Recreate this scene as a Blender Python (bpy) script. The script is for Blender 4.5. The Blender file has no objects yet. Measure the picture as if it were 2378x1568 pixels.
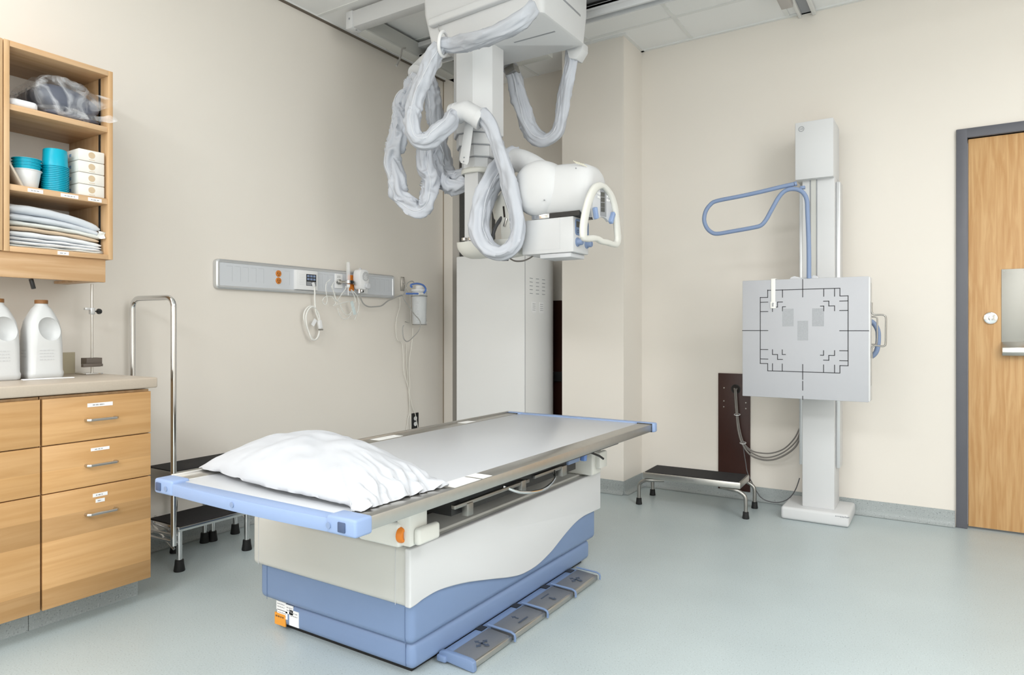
import bpy, bmesh, math, random
from mathutils import Vector, Matrix, noise
random.seed(7)
C = bpy.context.scene.collection
SC = bpy.context.scene

# ------------------------------------------------------------------ camera
cam_d = bpy.data.cameras.new('camera'); cam = bpy.data.objects.new('camera', cam_d); C.objects.link(cam)
cam.location = (0, 0, 1.085)
cam.rotation_euler = (math.radians(90), 0, math.radians(32.59))
cam_d.sensor_fit = 'HORIZONTAL'; cam_d.sensor_width = 36.0
cam_d.lens = 36.0 * 1566 / 2378
cam_d.shift_y = -(784 - 765) / 2378
cam_d.clip_start = 0.05; cam_d.clip_end = 50
SC.camera = cam
SC.view_settings.view_transform = 'Standard'
SC.view_settings.look = 'None'
SC.view_settings.gamma = 1.0
SC.view_settings.use_curve_mapping = False
SC.view_settings.exposure = 0.17

# ------------------------------------------------------------------ world and lights
world = bpy.data.worlds.new('world'); SC.world = world; world.use_nodes = True
world.node_tree.nodes['Background'].inputs[0].default_value = (0.9, 0.95, 1.0, 1)
world.node_tree.nodes['Background'].inputs[1].default_value = 0.3
def area(name, loc, target, sx, sy, power, col=(1, 1, 1)):
    d = bpy.data.lights.new(name, 'AREA'); d.shape = 'RECTANGLE'; d.size = sx; d.size_y = sy
    d.energy = power; d.color = col
    o = bpy.data.objects.new(name, d); C.objects.link(o); o.location = loc
    o.rotation_euler = (Vector(target) - Vector(loc)).to_track_quat('-Z', 'Y').to_euler()
    return o
area('ceiling_light', (-2.75, 0.2, 2.99), (-2.75, 0.201, 0), 0.6, 1.2, 15, (0.97, 0.985, 1.0))
area('ceiling_light', (0.75, 3.0, 2.99), (0.75, 3.001, 0), 0.6, 1.2, 9, (0.97, 0.985, 1.0))
area('ceiling_light', (1.6, 1.0, 2.99), (1.6, 1.001, 0), 1.2, 1.2, 52, (0.97, 0.985, 1.0))
area('ceiling_light', (-1.6, -1.7, 2.99), (-1.6, -1.699, 0), 1.2, 1.2, 68, (0.97, 0.985, 1.0))
area('ceiling_light', (0.6, -1.7, 2.99), (0.6, -1.699, 0), 1.2, 1.2, 76, (0.97, 0.985, 1.0))
area('side_fill_light', (2.56, 1.2, 1.9), (-2.0, 2.2, 1.75), 2.4, 1.6, 58, (0.95, 0.98, 1.0))  # added side fill; the wall there has no window
area('front_fill_light', (-0.3, -3.4, 1.7), (-0.8, 3.0, 2.2), 2.2, 2.2, 34, (0.96, 0.985, 1.0))  # added soft fill from behind the camera; no doorway is there

# ------------------------------------------------------------------ materials
def lin(c):
    return tuple(((v / 255) / 12.92 if v / 255 <= 0.04045 else ((v / 255 + 0.055) / 1.055) ** 2.4) for v in c)
MATS = {}
def mat(name, col, rough=0.5, metal=0.0, spec=0.5, noise_amt=0.0, noise_scale=20, bump=0.0, bump_scale=200, stretch=(1, 1, 1), trans=0.0, alpha=1.0, ior=1.45, coat=0.0, sub=0.0):
    if name in MATS: return MATS[name]
    m = bpy.data.materials.new(name); m.use_nodes = True; MATS[name] = m
    nt = m.node_tree; b = nt.nodes['Principled BSDF']
    b.inputs['Base Color'].default_value = (*col, 1)
    b.inputs['Roughness'].default_value = rough
    b.inputs['Metallic'].default_value = metal
    b.inputs['Specular IOR Level'].default_value = spec
    b.inputs['Transmission Weight'].default_value = trans
    b.inputs['Alpha'].default_value = alpha
    b.inputs['IOR'].default_value = ior
    b.inputs['Coat Weight'].default_value = coat
    tc = nt.nodes.new('ShaderNodeTexCoord'); mp = nt.nodes.new('ShaderNodeMapping')
    nt.links.new(tc.outputs['Object'], mp.inputs['Vector'])
    mp.inputs['Scale'].default_value = stretch
    if noise_amt:
        n = nt.nodes.new('ShaderNodeTexNoise'); n.inputs['Scale'].default_value = noise_scale; n.inputs['Detail'].default_value = 6
        nt.links.new(mp.outputs[0], n.inputs['Vector'])
        mx = nt.nodes.new('ShaderNodeMix'); mx.data_type = 'RGBA'
        mx.inputs[6].default_value = (*[max(0, v * (1 - noise_amt)) for v in col], 1)
        mx.inputs[7].default_value = (*[min(1, v * (1 + noise_amt)) for v in col], 1)
        nt.links.new(n.outputs['Fac'], mx.inputs[0]); nt.links.new(mx.outputs[2], b.inputs['Base Color'])
    if bump:
        n2 = nt.nodes.new('ShaderNodeTexNoise'); n2.inputs['Scale'].default_value = bump_scale; n2.inputs['Detail'].default_value = 4
        nt.links.new(mp.outputs[0], n2.inputs['Vector'])
        bp = nt.nodes.new('ShaderNodeBump'); bp.inputs['Strength'].default_value = bump; bp.inputs['Distance'].default_value = 0.002
        nt.links.new(n2.outputs['Fac'], bp.inputs['Height']); nt.links.new(bp.outputs[0], b.inputs['Normal'])
    return m
def wood(name, c1, c2, axis, rough=0.42, plank=0.0, plank_axis=2, scale=1.0):
    """grain stretched along axis (0,1,2); optional plank bands across plank_axis"""
    m = bpy.data.materials.new(name); m.use_nodes = True; MATS[name] = m
    nt = m.node_tree; b = nt.nodes['Principled BSDF']; b.inputs['Roughness'].default_value = rough
    b.inputs['Specular IOR Level'].default_value = 0.35
    tc = nt.nodes.new('ShaderNodeTexCoord'); mp = nt.nodes.new('ShaderNodeMapping')
    s = [26 * scale, 26 * scale, 26 * scale]; s[axis] = 1.6 * scale
    mp.inputs['Scale'].default_value = s
    geo = nt.nodes.new('ShaderNodeNewGeometry')
    nt.links.new(geo.outputs['Position'], mp.inputs['Vector'])
    n = nt.nodes.new('ShaderNodeTexNoise'); n.inputs['Scale'].default_value = 1.6; n.inputs['Detail'].default_value = 7; n.inputs['Distortion'].default_value = 0.6
    nt.links.new(mp.outputs[0], n.inputs['Vector'])
    rp = nt.nodes.new('ShaderNodeValToRGB'); rp.color_ramp.elements[0].position = 0.36; rp.color_ramp.elements[1].position = 0.66
    rp.color_ramp.elements[0].color = (*c2, 1); rp.color_ramp.elements[1].color = (*c1, 1)
    nt.links.new(n.outputs['Fac'], rp.inputs[0]); out = rp.outputs[0]
    if plank:
        sp = nt.nodes.new('ShaderNodeSeparateXYZ'); nt.links.new(geo.outputs['Position'], sp.inputs[0])
        dv = nt.nodes.new('ShaderNodeMath'); dv.operation = 'DIVIDE'; dv.inputs[1].default_value = plank
        nt.links.new(sp.outputs[plank_axis], dv.inputs[0])
        fl = nt.nodes.new('ShaderNodeMath'); fl.operation = 'FLOOR'; nt.links.new(dv.outputs[0], fl.inputs[0])
        wn = nt.nodes.new('ShaderNodeTexWhiteNoise'); wn.noise_dimensions = '1D'; nt.links.new(fl.outputs[0], wn.inputs['W'])
        mr = nt.nodes.new('ShaderNodeMapRange'); mr.inputs[3].default_value = 0.80; mr.inputs[4].default_value = 1.10
        nt.links.new(wn.outputs['Value'], mr.inputs[0])
        hs = nt.nodes.new('ShaderNodeHueSaturation'); nt.links.new(mr.outputs[0], hs.inputs['Value']); nt.links.new(out, hs.inputs['Color']); out = hs.outputs[0]
    nt.links.new(out, b.inputs['Base Color'])
    return m
def speckle(name, base, dark, light, scale=260, rough=0.35, spec=0.4):
    m = bpy.data.materials.new(name); m.use_nodes = True; MATS[name] = m
    nt = m.node_tree; b = nt.nodes['Principled BSDF']; b.inputs['Roughness'].default_value = rough
    b.inputs['Specular IOR Level'].default_value = spec
    geo = nt.nodes.new('ShaderNodeNewGeometry')
    n = nt.nodes.new('ShaderNodeTexNoise'); n.inputs['Scale'].default_value = scale; n.inputs['Detail'].default_value = 3
    nt.links.new(geo.outputs['Position'], n.inputs['Vector'])
    rp = nt.nodes.new('ShaderNodeValToRGB'); e = rp.color_ramp.elements
    e[0].position = 0.30; e[0].color = (*dark, 1); e[1].position = 0.72; e[1].color = (*light, 1)
    k = e.new(0.40); k.color = (*base, 1); k = e.new(0.60); k.color = (*base, 1)
    nt.links.new(n.outputs['Fac'], rp.inputs[0])
    n2 = nt.nodes.new('ShaderNodeTexNoise'); n2.inputs['Scale'].default_value = 3.0; n2.inputs['Detail'].default_value = 5
    nt.links.new(geo.outputs['Position'], n2.inputs['Vector'])
    mr = nt.nodes.new('ShaderNodeMapRange'); mr.inputs[3].default_value = 0.93; mr.inputs[4].default_value = 1.07
    nt.links.new(n2.outputs['Fac'], mr.inputs[0])
    hs = nt.nodes.new('ShaderNodeHueSaturation'); nt.links.new(rp.outputs[0], hs.inputs['Color']); nt.links.new(mr.outputs[0], hs.inputs['Value'])
    nt.links.new(hs.outputs[0], b.inputs['Base Color'])
    return m
WALL = mat('wall_paint', (0.80, 0.752, 0.685), 0.75, spec=0.25, bump=0.06, bump_scale=350)
WALL2 = WALL
CEIL = mat('ceiling_tile', (0.89, 0.885, 0.87), 0.9, spec=0.1, noise_amt=0.03, noise_scale=300, bump=0.1, bump_scale=500)
TEE = mat('tee_metal', (0.80, 0.80, 0.78), 0.5)
FLOOR = speckle('floor_vinyl', (0.46, 0.525, 0.535), (0.30, 0.345, 0.35), (0.56, 0.62, 0.63), 200, 0.33)
COVE = speckle('cove_vinyl', (0.37, 0.40, 0.40), (0.19, 0.21, 0.21), (0.50, 0.53, 0.53), 170, 0.45)
MAPLE_H = wood('maple_front', (0.63, 0.375, 0.17), (0.55, 0.31, 0.125), 1, plank=0.083, plank_axis=2)
MAPLE = wood('maple_case', (0.68, 0.46, 0.26), (0.58, 0.36, 0.18), 2)
MAPLE_Y = wood('maple_rail', (0.68, 0.46, 0.27), (0.57, 0.35, 0.18), 1)
OAK = wood('oak_door', (0.64, 0.40, 0.19), (0.52, 0.285, 0.115), 2, scale=1.3)
LAMIN = mat('laminate_beige', (0.50, 0.43, 0.35), 0.4, noise_amt=0.06, noise_scale=150)
DARK = mat('dark_gap', (0.02, 0.015, 0.012), 0.8)
BLACK = mat('black_rubber', (0.012, 0.012, 0.012), 0.6)
BLACKP = mat('black_plastic', (0.02, 0.02, 0.02), 0.35)
MATTOP = mat('rubber_tread', (0.016, 0.015, 0.017), 0.75, bump=0.4, bump_scale=900)
CHROME = mat('chrome', (0.72, 0.72, 0.72), 0.12, 1.0)
STEEL = mat('brushed_steel', (0.56, 0.545, 0.515), 0.34, 1.0, noise_amt=0.05, noise_scale=40)
STEELD = mat('dull_steel', (0.36, 0.35, 0.33), 0.4, 1.0)
NICKEL = mat('satin_nickel', (0.60, 0.58, 0.55), 0.28, 1.0)
WHITE = mat('white_enamel', (0.66, 0.665, 0.67), 0.45, spec=0.3)
WHITE2 = mat('white_enamel_shaded', (0.57, 0.57, 0.54), 0.45, spec=0.3)  # same white, darkened in colour for the shade on the table's near face
CREAM = mat('cream_plastic', (0.72, 0.715, 0.665), 0.42, spec=0.4)
WPLAS = mat('white_plastic', (0.82, 0.82, 0.82), 0.4)
LABELW = mat('label_paper', (0.86, 0.86, 0.86), 0.6)
INK = mat('grey_ink', (0.35, 0.35, 0.36), 0.7)
INKD = mat('black_ink', (0.03, 0.03, 0.035), 0.6)
BLUE = mat('blue_panel', (0.19, 0.268, 0.435), 0.4, spec=0.4)
BLUEL = mat('blue_cap', (0.27, 0.365, 0.575), 0.42, spec=0.4)
BLUED = mat('blue_button', (0.17, 0.29, 0.62), 0.4)
BLUEG = mat('blue_grip', (0.215, 0.285, 0.44), 0.5)
HOSE = mat('grey_fabric', (0.52, 0.54, 0.585), 0.62, spec=0.25, bump=0.08, bump_scale=1200)
SEAM = mat('fabric_piping', (0.62, 0.635, 0.67), 0.5)
TOPG = mat('grey_laminate', (0.535, 0.55, 0.575), 0.30, spec=0.6)
GREYL = mat('light_grey_plastic', (0.60, 0.61, 0.63), 0.45)
GREYM = mat('mid_grey_plastic', (0.30, 0.31, 0.33), 0.4)
RAILG = mat('headwall_grey', (0.62, 0.64, 0.67), 0.42)
ALU = mat('anodised_aluminium', (0.66, 0.67, 0.68), 0.35, 0.6)
ORANGE = mat('orange_plastic', (0.75, 0.22, 0.02), 0.4)
ORANGEB = mat('orange_receptacle', (0.60, 0.20, 0.03), 0.45)
PLATEG = mat('bucky_face', (0.475, 0.48, 0.505), 0.42, spec=0.4)
BROWN = mat('brown_cover', (0.035, 0.009, 0.005), 0.45)
GRAN = speckle('grey_fleck', (0.075, 0.073, 0.070), (0.03, 0.03, 0.03), (0.22, 0.21, 0.20), 240, 0.6)
FRAMEG = mat('door_frame_grey', (0.115, 0.117, 0.135), 0.4, noise_amt=0.06, noise_scale=12)
TURQ = mat('turquoise_plastic', (0.0, 0.40, 0.55), 0.35)
PILLOW = mat('white_cotton', (0.53, 0.545, 0.575), 0.85, spec=0.15, bump=0.12, bump_scale=900)
LINENB = mat('pale_blue_linen', (0.66, 0.70, 0.75), 0.9, spec=0.1, bump=0.25, bump_scale=500)
LINENW = mat('white_linen', (0.78, 0.81, 0.84), 0.9, spec=0.1, bump=0.25, bump_scale=500)
LINENG = mat('off_white_linen', (0.74, 0.76, 0.73), 0.9, spec=0.1, bump=0.25, bump_scale=500)
LINENT = mat('tan_linen', (0.66, 0.52, 0.38), 0.9, spec=0.1, bump=0.25, bump_scale=500)
JUG = mat('milky_plastic', (0.62, 0.63, 0.63), 0.38, noise_amt=0.04, noise_scale=6)
JCAP = mat('brown_cap', (0.23, 0.10, 0.03), 0.5)
TANP = mat('tan_sheet', (0.42, 0.37, 0.26), 0.35)
TAUPE = mat('taupe_metal', (0.14, 0.115, 0.095), 0.5)
CARD = mat('pale_card', (0.80, 0.77, 0.71), 0.6, noise_amt=0.12, noise_scale=14)
CARDI = mat('beige_print', (0.62, 0.48, 0.32), 0.7)
NAVY = mat('dark_vinyl', (0.075, 0.085, 0.125), 0.45)
FILM = mat('clear_film', (0.92, 0.94, 0.97), 0.18, alpha=0.4, bump=1.0, bump_scale=22)
_nt = FILM.node_tree; _n = _nt.nodes.new('ShaderNodeTexNoise'); _n.inputs['Scale'].default_value = 10; _n.inputs['Detail'].default_value = 5; _n.inputs['Distortion'].default_value = 1.0
_g = _nt.nodes.new('ShaderNodeNewGeometry'); _nt.links.new(_g.outputs['Position'], _n.inputs['Vector'])
_r = _nt.nodes.new('ShaderNodeValToRGB'); _e = _r.color_ramp.elements; _e[0].position = .40; _e[0].color = (.04, .04, .04, 1); _e[1].position = .64; _e[1].color = (.10, .10, .10, 1)
_k = _e.new(.52); _k.color = (.34, .34, .34, 1)
_nt.links.new(_n.outputs['Fac'], _r.inputs[0]); _nt.links.new(_r.outputs[0], _nt.nodes['Principled BSDF'].inputs['Alpha'])
CLEAR = mat('clear_plastic', (0.93, 0.95, 0.96), 0.15, alpha=0.30, spec=0.6)
CLEAR2 = mat('clear_tubing', (0.88, 0.88, 0.85), 0.15, alpha=0.45, spec=0.6)
FROST = mat('frosted_plastic', (0.82, 0.84, 0.85), 0.25, alpha=0.62, spec=0.5)
TUBEB = mat('blue_tubing', (0.10, 0.22, 0.62), 0.2, alpha=0.85)
CABLE = mat('grey_cable', (0.20, 0.185, 0.17), 0.4)
CABLEW = mat('white_cable', (0.82, 0.81, 0.77), 0.4)
CABLEG = mat('dark_grey_cable', (0.09, 0.09, 0.095), 0.35)
TUBEG = mat('grey_tubing', (0.42, 0.41, 0.39), 0.3, alpha=0.9)
SCREEN = mat('dark_display', (0.09, 0.09, 0.08), 0.2)
PEDAL = mat('pedal_tread', (0.24, 0.245, 0.255), 0.4, 0.35)
DOTS = mat('dotted_field', (0.40, 0.41, 0.43), 0.5, noise_amt=0.3, noise_scale=420)
TAPE = mat('white_tape', (0.88, 0.88, 0.86), 0.4)

D = {
 'hose_top': [(-1.547,2.595,2.518),(-1.574,2.554,2.464),(-1.647,2.544,2.437),(-1.802,2.563,2.434),(-1.994,2.618,2.469),(-2.069,2.594,2.482)],
 'hose_drop': [(-2.074,2.591,2.478),(-2.117,2.587,2.421),(-2.16,2.583,2.333),(-2.209,2.576,2.244),(-2.22,2.569,2.164),(-2.214,2.549,2.098),(-2.19,2.553,2.027),(-2.15,2.578,2.014),(-2.105,2.606,2.048),(-2.073,2.651,2.101),(-2.075,2.709,2.164)],
 'hose_left': [(-2.376,2.777,2.442),(-2.4,2.762,2.391),(-2.439,2.737,2.299),(-2.441,2.712,2.211),(-2.452,2.705,2.119),(-2.478,2.689,1.993),(-2.464,2.698,1.901),(-2.452,2.705,1.821),(-2.412,2.731,1.759),(-2.358,2.742,1.723),(-2.315,2.769,1.759),(-2.309,2.797,1.841),(-2.328,2.808,1.929),(-2.354,2.815,2.022),(-2.363,2.833,2.09),(-2.341,2.871,2.06),(-2.325,2.882,1.962),(-2.281,2.886,1.88),(-2.223,2.899,1.859),(-2.158,2.917,1.878)],
 'hose_right': [(-2.397,2.859,2.491),(-2.382,2.892,2.415),(-2.379,2.918,2.327),(-2.379,2.942,2.225),(-2.363,2.952,2.117),(-2.33,2.949,2.016),(-2.298,2.946,1.947),(-2.238,2.937,1.919),(-2.17,2.933,1.929)],
 'hose_loop': [(-1.938,2.749,2.147),(-1.887,2.758,2.081),(-1.855,2.767,1.999),(-1.826,2.773,1.912),(-1.799,2.779,1.825),(-1.776,2.782,1.738),(-1.758,2.793,1.643),(-1.753,2.796,1.57),(-1.772,2.784,1.496),(-1.826,2.762,1.459),(-1.894,2.742,1.489),(-1.936,2.738,1.556),(-1.948,2.755,1.645),(-1.947,2.791,1.747),(-1.934,2.834,1.83),(-1.918,2.881,1.896),(-1.898,2.94,1.95),(-1.876,3.002,1.973)],
 'hose_far': [(-2.082,3.23,2.589),(-2.05,3.23,2.514),(-2.024,3.23,2.424),(-1.993,3.23,2.321),(-1.959,3.23,2.231),(-1.906,3.23,2.155),(-1.837,3.23,2.125),(-1.767,3.23,2.157),(-1.746,3.23,2.242),(-1.73,3.23,2.345),(-1.709,3.23,2.434),(-1.688,3.23,2.511),(-1.683,3.23,2.598)],
 'dark_cable': [(-1.883,2.95,1.722),(-1.908,2.887,1.659),(-1.925,2.852,1.601),(-1.932,2.836,1.545),(-1.91,2.814,1.487),(-1.884,2.831,1.443),(-1.859,2.871,1.441)],
 'thin_cable': [(-1.877,2.9,1.453),(-1.836,2.9,1.433),(-1.787,2.9,1.431),(-1.749,2.9,1.442),(-1.729,2.9,1.453)],
 'elbow_low': [(-2.09,2.723,2.175),(-2.007,2.717,2.178),(-1.936,2.75,2.128)],
 'elbow_top': [(-2.386,2.842,2.511),(-2.384,2.808,2.486),(-2.378,2.776,2.451)],
 'call_cord': [(-3.215,2.793,1.356),(-3.215,2.803,1.336),(-3.215,2.805,1.31),(-3.215,2.805,1.263),(-3.215,2.809,1.223),(-3.215,2.816,1.183),(-3.215,2.835,1.143),(-3.215,2.842,1.103),(-3.215,2.84,1.073),(-3.215,2.835,1.042),(-3.215,2.814,1.023),(-3.215,2.793,1.026),(-3.215,2.763,1.06),(-3.215,2.738,1.106),(-3.215,2.724,1.148),(-3.215,2.724,1.178),(-3.215,2.738,1.205),(-3.215,2.763,1.222),(-3.215,2.789,1.224),(-3.215,2.805,1.216),(-3.215,2.823,1.197),(-3.215,2.84,1.167),(-3.215,2.844,1.14)],
 'call_cord2': [(-3.2,2.826,1.063),(-3.2,2.814,1.036),(-3.2,2.792,1.021),(-3.2,2.767,1.028),(-3.2,2.746,1.073),(-3.2,2.73,1.116),(-3.2,2.726,1.161),(-3.2,2.738,1.194),(-3.2,2.759,1.216),(-3.2,2.78,1.222)],
 'call_button': [(-3.205,2.831,1.14),(-3.205,2.842,1.089)],
 'clear_tube_a': [(-3.195,2.909,1.392),(-3.195,2.883,1.373),(-3.195,2.874,1.346),(-3.195,2.878,1.306),(-3.195,2.887,1.265),(-3.195,2.874,1.238),(-3.195,2.857,1.244),(-3.195,2.848,1.264),(-3.195,2.874,1.285),(-3.195,2.918,1.29),(-3.195,2.945,1.268),(-3.195,2.954,1.247),(-3.195,2.936,1.235)],
 'clear_tube_b': [(-3.185,2.972,1.392),(-3.185,2.936,1.38),(-3.185,2.918,1.355),(-3.185,2.927,1.321),(-3.185,2.94,1.281),(-3.185,2.954,1.261),(-3.185,2.981,1.289),(-3.185,2.999,1.311),(-3.185,3.027,1.34),(-3.185,3.031,1.361)],
 'clear_tube_c': [(-3.19,2.914,1.355),(-3.19,2.923,1.335),(-3.19,2.94,1.308),(-3.19,2.958,1.268),(-3.19,2.986,1.241),(-3.19,3.004,1.207),(-3.19,3.032,1.18),(-3.19,3.055,1.177),(-3.19,3.079,1.192),(-3.19,3.098,1.231),(-3.19,3.117,1.274),(-3.19,3.098,1.312),(-3.19,3.079,1.339)],
 'clear_tube_d': [(-3.185,3.074,1.339),(-3.185,3.103,1.322),(-3.185,3.127,1.302),(-3.185,3.142,1.267),(-3.185,3.142,1.225),(-3.185,3.127,1.185),(-3.185,3.108,1.146)],
 'clear_tube_e': [(-3.185,2.927,1.233),(-3.185,2.981,1.246),(-3.185,3.023,1.256),(-3.185,3.06,1.262)],
 'clear_tube_f': [(-3.195,2.972,1.22),(-3.195,2.981,1.186),(-3.195,3.009,1.155),(-3.195,3.041,1.151),(-3.195,3.07,1.167),(-3.195,3.089,1.192)],
 'suction_tube': [(-3.205,3.172,1.355),(-3.205,3.172,1.319),(-3.205,3.181,1.284),(-3.205,3.206,1.252),(-3.205,3.251,1.235),(-3.205,3.312,1.237),(-3.205,3.375,1.246),(-3.205,3.44,1.282),(-3.205,3.528,1.312),(-3.205,3.579,1.326)],
 'suction_tube2': [(-3.175,3.55,1.32),(-3.175,3.573,1.345),(-3.175,3.578,1.376),(-3.175,3.607,1.413),(-3.175,3.648,1.427),(-3.175,3.669,1.42)],
 'suction_tube3': [(-3.075,3.438,1.312),(-3.075,3.46,1.278),(-3.075,3.51,1.234),(-3.075,3.556,1.19),(-3.075,3.608,1.153),(-3.075,3.623,1.122),(-3.075,3.602,1.076),(-3.075,3.544,1.031),(-3.075,3.488,1.002),(-3.075,3.449,1.025),(-3.075,3.438,1.091),(-3.075,3.449,1.114)],
 'blue_tube': [(-3.08,3.539,1.375),(-3.08,3.527,1.384),(-3.08,3.539,1.394),(-3.08,3.596,1.403),(-3.08,3.655,1.396),(-3.08,3.685,1.371),(-3.08,3.673,1.346),(-3.08,3.637,1.335),(-3.08,3.573,1.332),(-3.08,3.482,1.328)],
 'thin_line_a': [(-3.245,3.599,1.31),(-3.245,3.599,1.247),(-3.245,3.565,1.154),(-3.245,3.559,1.061),(-3.245,3.582,1.006),(-3.245,3.625,0.982),(-3.245,3.636,0.88),(-3.245,3.64,0.786),(-3.245,3.663,0.73),(-3.245,3.693,0.657),(-3.245,3.728,0.543),(-3.245,3.765,0.467),(-3.245,3.789,0.384),(-3.245,3.804,0.326)],
 'thin_line_b': [(-3.245,3.74,1.092),(-3.245,3.734,1.02),(-3.245,3.722,0.949),(-3.245,3.704,0.878),(-3.245,3.698,0.783),(-3.245,3.707,0.695),(-3.245,3.7,0.585),(-3.245,3.71,0.481),(-3.245,3.719,0.393),(-3.245,3.716,0.361)],
 'thin_line_c': [(-3.253,3.614,1.373),(-3.253,3.551,1.316),(-3.253,3.523,1.23),(-3.253,3.529,1.138),(-3.253,3.563,1.061),(-3.253,3.563,0.937),(-3.253,3.54,0.791),(-3.253,3.523,0.677)],
 'thin_line_d': [(-3.253,3.678,0.981),(-3.253,3.68,0.855),(-3.253,3.696,0.696),(-3.253,3.714,0.512),(-3.253,3.692,0.427),(-3.253,3.678,0.342)],
 'arm': [(-0.668,3.84,1.86),(-0.736,3.84,1.852),(-0.834,3.84,1.838),(-0.945,3.84,1.825),(-1.077,3.84,1.812),(-1.115,3.84,1.795),(-1.142,3.84,1.759),(-1.151,3.84,1.712),(-1.139,3.84,1.67),(-1.115,3.84,1.641),(-1.08,3.84,1.626),(-1.002,3.84,1.632),(-0.878,3.84,1.645),(-0.839,3.84,1.654),(-0.814,3.84,1.68),(-0.785,3.84,1.731),(-0.752,3.84,1.79),(-0.726,3.84,1.821),(-0.699,3.84,1.834),(-0.671,3.84,1.834),(-0.642,3.84,1.824),(-0.619,3.84,1.801),(-0.606,3.84,1.764),(-0.603,3.84,1.703),(-0.597,3.84,1.526),(-0.596,3.84,1.353)],
 'grip_wire': [(-0.305,3.86,1.221),(-0.305,3.86,1.177),(-0.299,3.86,1.163),(-0.287,3.86,1.158),(-0.262,3.86,1.158),(-0.25,3.86,1.155),(-0.242,3.86,1.143),(-0.242,3.86,1.079),(-0.243,3.86,1.013),(-0.249,3.86,1.002),(-0.26,3.86,1.0),(-0.287,3.86,1.003),(-0.299,3.86,0.997),(-0.305,3.86,0.984),(-0.304,3.86,0.939)],
 'grip_wire2': [(-0.314,3.9,1.149),(-0.292,3.9,1.148),(-0.284,3.9,1.142),(-0.283,3.9,1.124),(-0.283,3.9,1.048),(-0.286,3.9,1.01),(-0.294,3.9,1.008),(-0.314,3.9,1.008)],
 'grip_blue': [(-0.324,4.0,1.129),(-0.31,4.0,1.12),(-0.296,4.0,1.1),(-0.287,4.0,1.075),(-0.285,4.0,1.043),(-0.287,4.0,1.006),(-0.293,4.0,0.973),(-0.304,4.0,0.953),(-0.318,4.0,0.941)],
 'marks': [[(-0.625,1.348),(-0.625,1.256)],[(-0.935,1.078),(-0.801,1.078)],[(-0.448,1.078),(-0.316,1.077)],[(-0.625,0.899),(-0.625,0.82)],[(-0.625,0.81),(-0.625,0.763)],[(-0.625,0.731),(-0.625,0.714)],[(-0.802,1.298),(-0.447,1.295),(-0.447,1.257),(-0.409,1.256),(-0.409,0.899),(-0.447,0.898),(-0.447,0.86),(-0.802,0.86),(-0.802,0.899),(-0.841,0.899),(-0.84,1.259),(-0.802,1.258),(-0.802,1.298)],[(-0.726,1.297),(-0.726,1.257)],[(-0.523,1.295),(-0.523,1.257)],[(-0.472,1.294),(-0.472,1.256)],[(-0.84,1.233),(-0.801,1.232)],[(-0.84,1.182),(-0.801,1.181)],[(-0.448,1.231),(-0.41,1.23)],[(-0.448,1.182),(-0.41,1.181)],[(-0.84,0.975),(-0.801,0.975)],[(-0.84,0.923),(-0.801,0.924)],[(-0.448,0.975),(-0.41,0.975)],[(-0.448,0.924),(-0.41,0.924)],[(-0.777,0.899),(-0.777,0.861)],[(-0.727,0.899),(-0.727,0.861)],[(-0.524,0.9),(-0.524,0.861)],[(-0.472,0.9),(-0.472,0.861)],[(-0.726,1.231),(-0.751,1.232),(-0.751,1.205),(-0.777,1.205),(-0.777,1.181)],[(-0.711,1.206),(-0.726,1.206),(-0.726,1.184)],[(-0.524,1.232),(-0.499,1.231),(-0.499,1.206),(-0.472,1.206),(-0.472,1.181)],[(-0.539,1.206),(-0.523,1.206),(-0.523,1.181)],[(-0.777,0.975),(-0.777,0.949),(-0.751,0.949),(-0.751,0.923),(-0.726,0.924)],[(-0.727,0.975),(-0.727,0.95),(-0.711,0.95)],[(-0.524,0.974),(-0.524,0.95),(-0.539,0.95)],[(-0.472,0.975),(-0.472,0.95),(-0.499,0.95),(-0.499,0.925),(-0.524,0.924)]],
 'chambers': [[(-0.727,1.195),(-0.67,1.101)],[(-0.579,1.195),(-0.522,1.101)],[(-0.651,1.13),(-0.598,1.026)]],
 'strap': [(-0.773,3.82,1.354),(-0.772,3.82,1.301),(-0.771,3.82,1.255),(-0.769,3.82,1.202)],
 'cables': [[(-1.123,4.42,0.699),(-1.115,4.408,0.634),(-1.106,4.396,0.549),(-1.092,4.384,0.454),(-1.065,4.372,0.372),(-1.016,4.36,0.319),(-0.941,4.348,0.293),(-0.869,4.336,0.309),(-0.798,4.324,0.353),(-0.738,4.312,0.42),(-0.715,4.3,0.484)],[(-1.124,4.41,0.694),(-1.117,4.397,0.624),(-1.107,4.384,0.539),(-1.093,4.371,0.445),(-1.067,4.358,0.368),(-1.017,4.345,0.305),(-0.948,4.332,0.283),(-0.875,4.319,0.29),(-0.804,4.306,0.327),(-0.745,4.293,0.381),(-0.711,4.28,0.447)],[(-1.113,4.4,0.695),(-1.107,4.392,0.625),(-1.099,4.384,0.54),(-1.084,4.376,0.445),(-1.057,4.368,0.367),(-1.005,4.36,0.325),(-0.932,4.352,0.318),(-0.871,4.344,0.33),(-0.81,4.336,0.363),(-0.755,4.328,0.426),(-0.718,4.32,0.502)]],
 'floor_cable': [(-1.067,4.38,0.37),(-1.053,4.353,0.311),(-1.037,4.327,0.253),(-1.017,4.3,0.191),(-0.961,4.3,0.083),(-0.932,4.304,0.049),(-0.893,4.309,0.035),(-0.845,4.313,0.035),(-0.802,4.317,0.052),(-0.769,4.321,0.083),(-0.743,4.326,0.131),(-0.724,4.33,0.194)],
 'screws': [(-1.196,0.706),(-1.197,0.621),(-1.198,0.583),(-1.059,0.617),(-1.059,0.58)],
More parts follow.
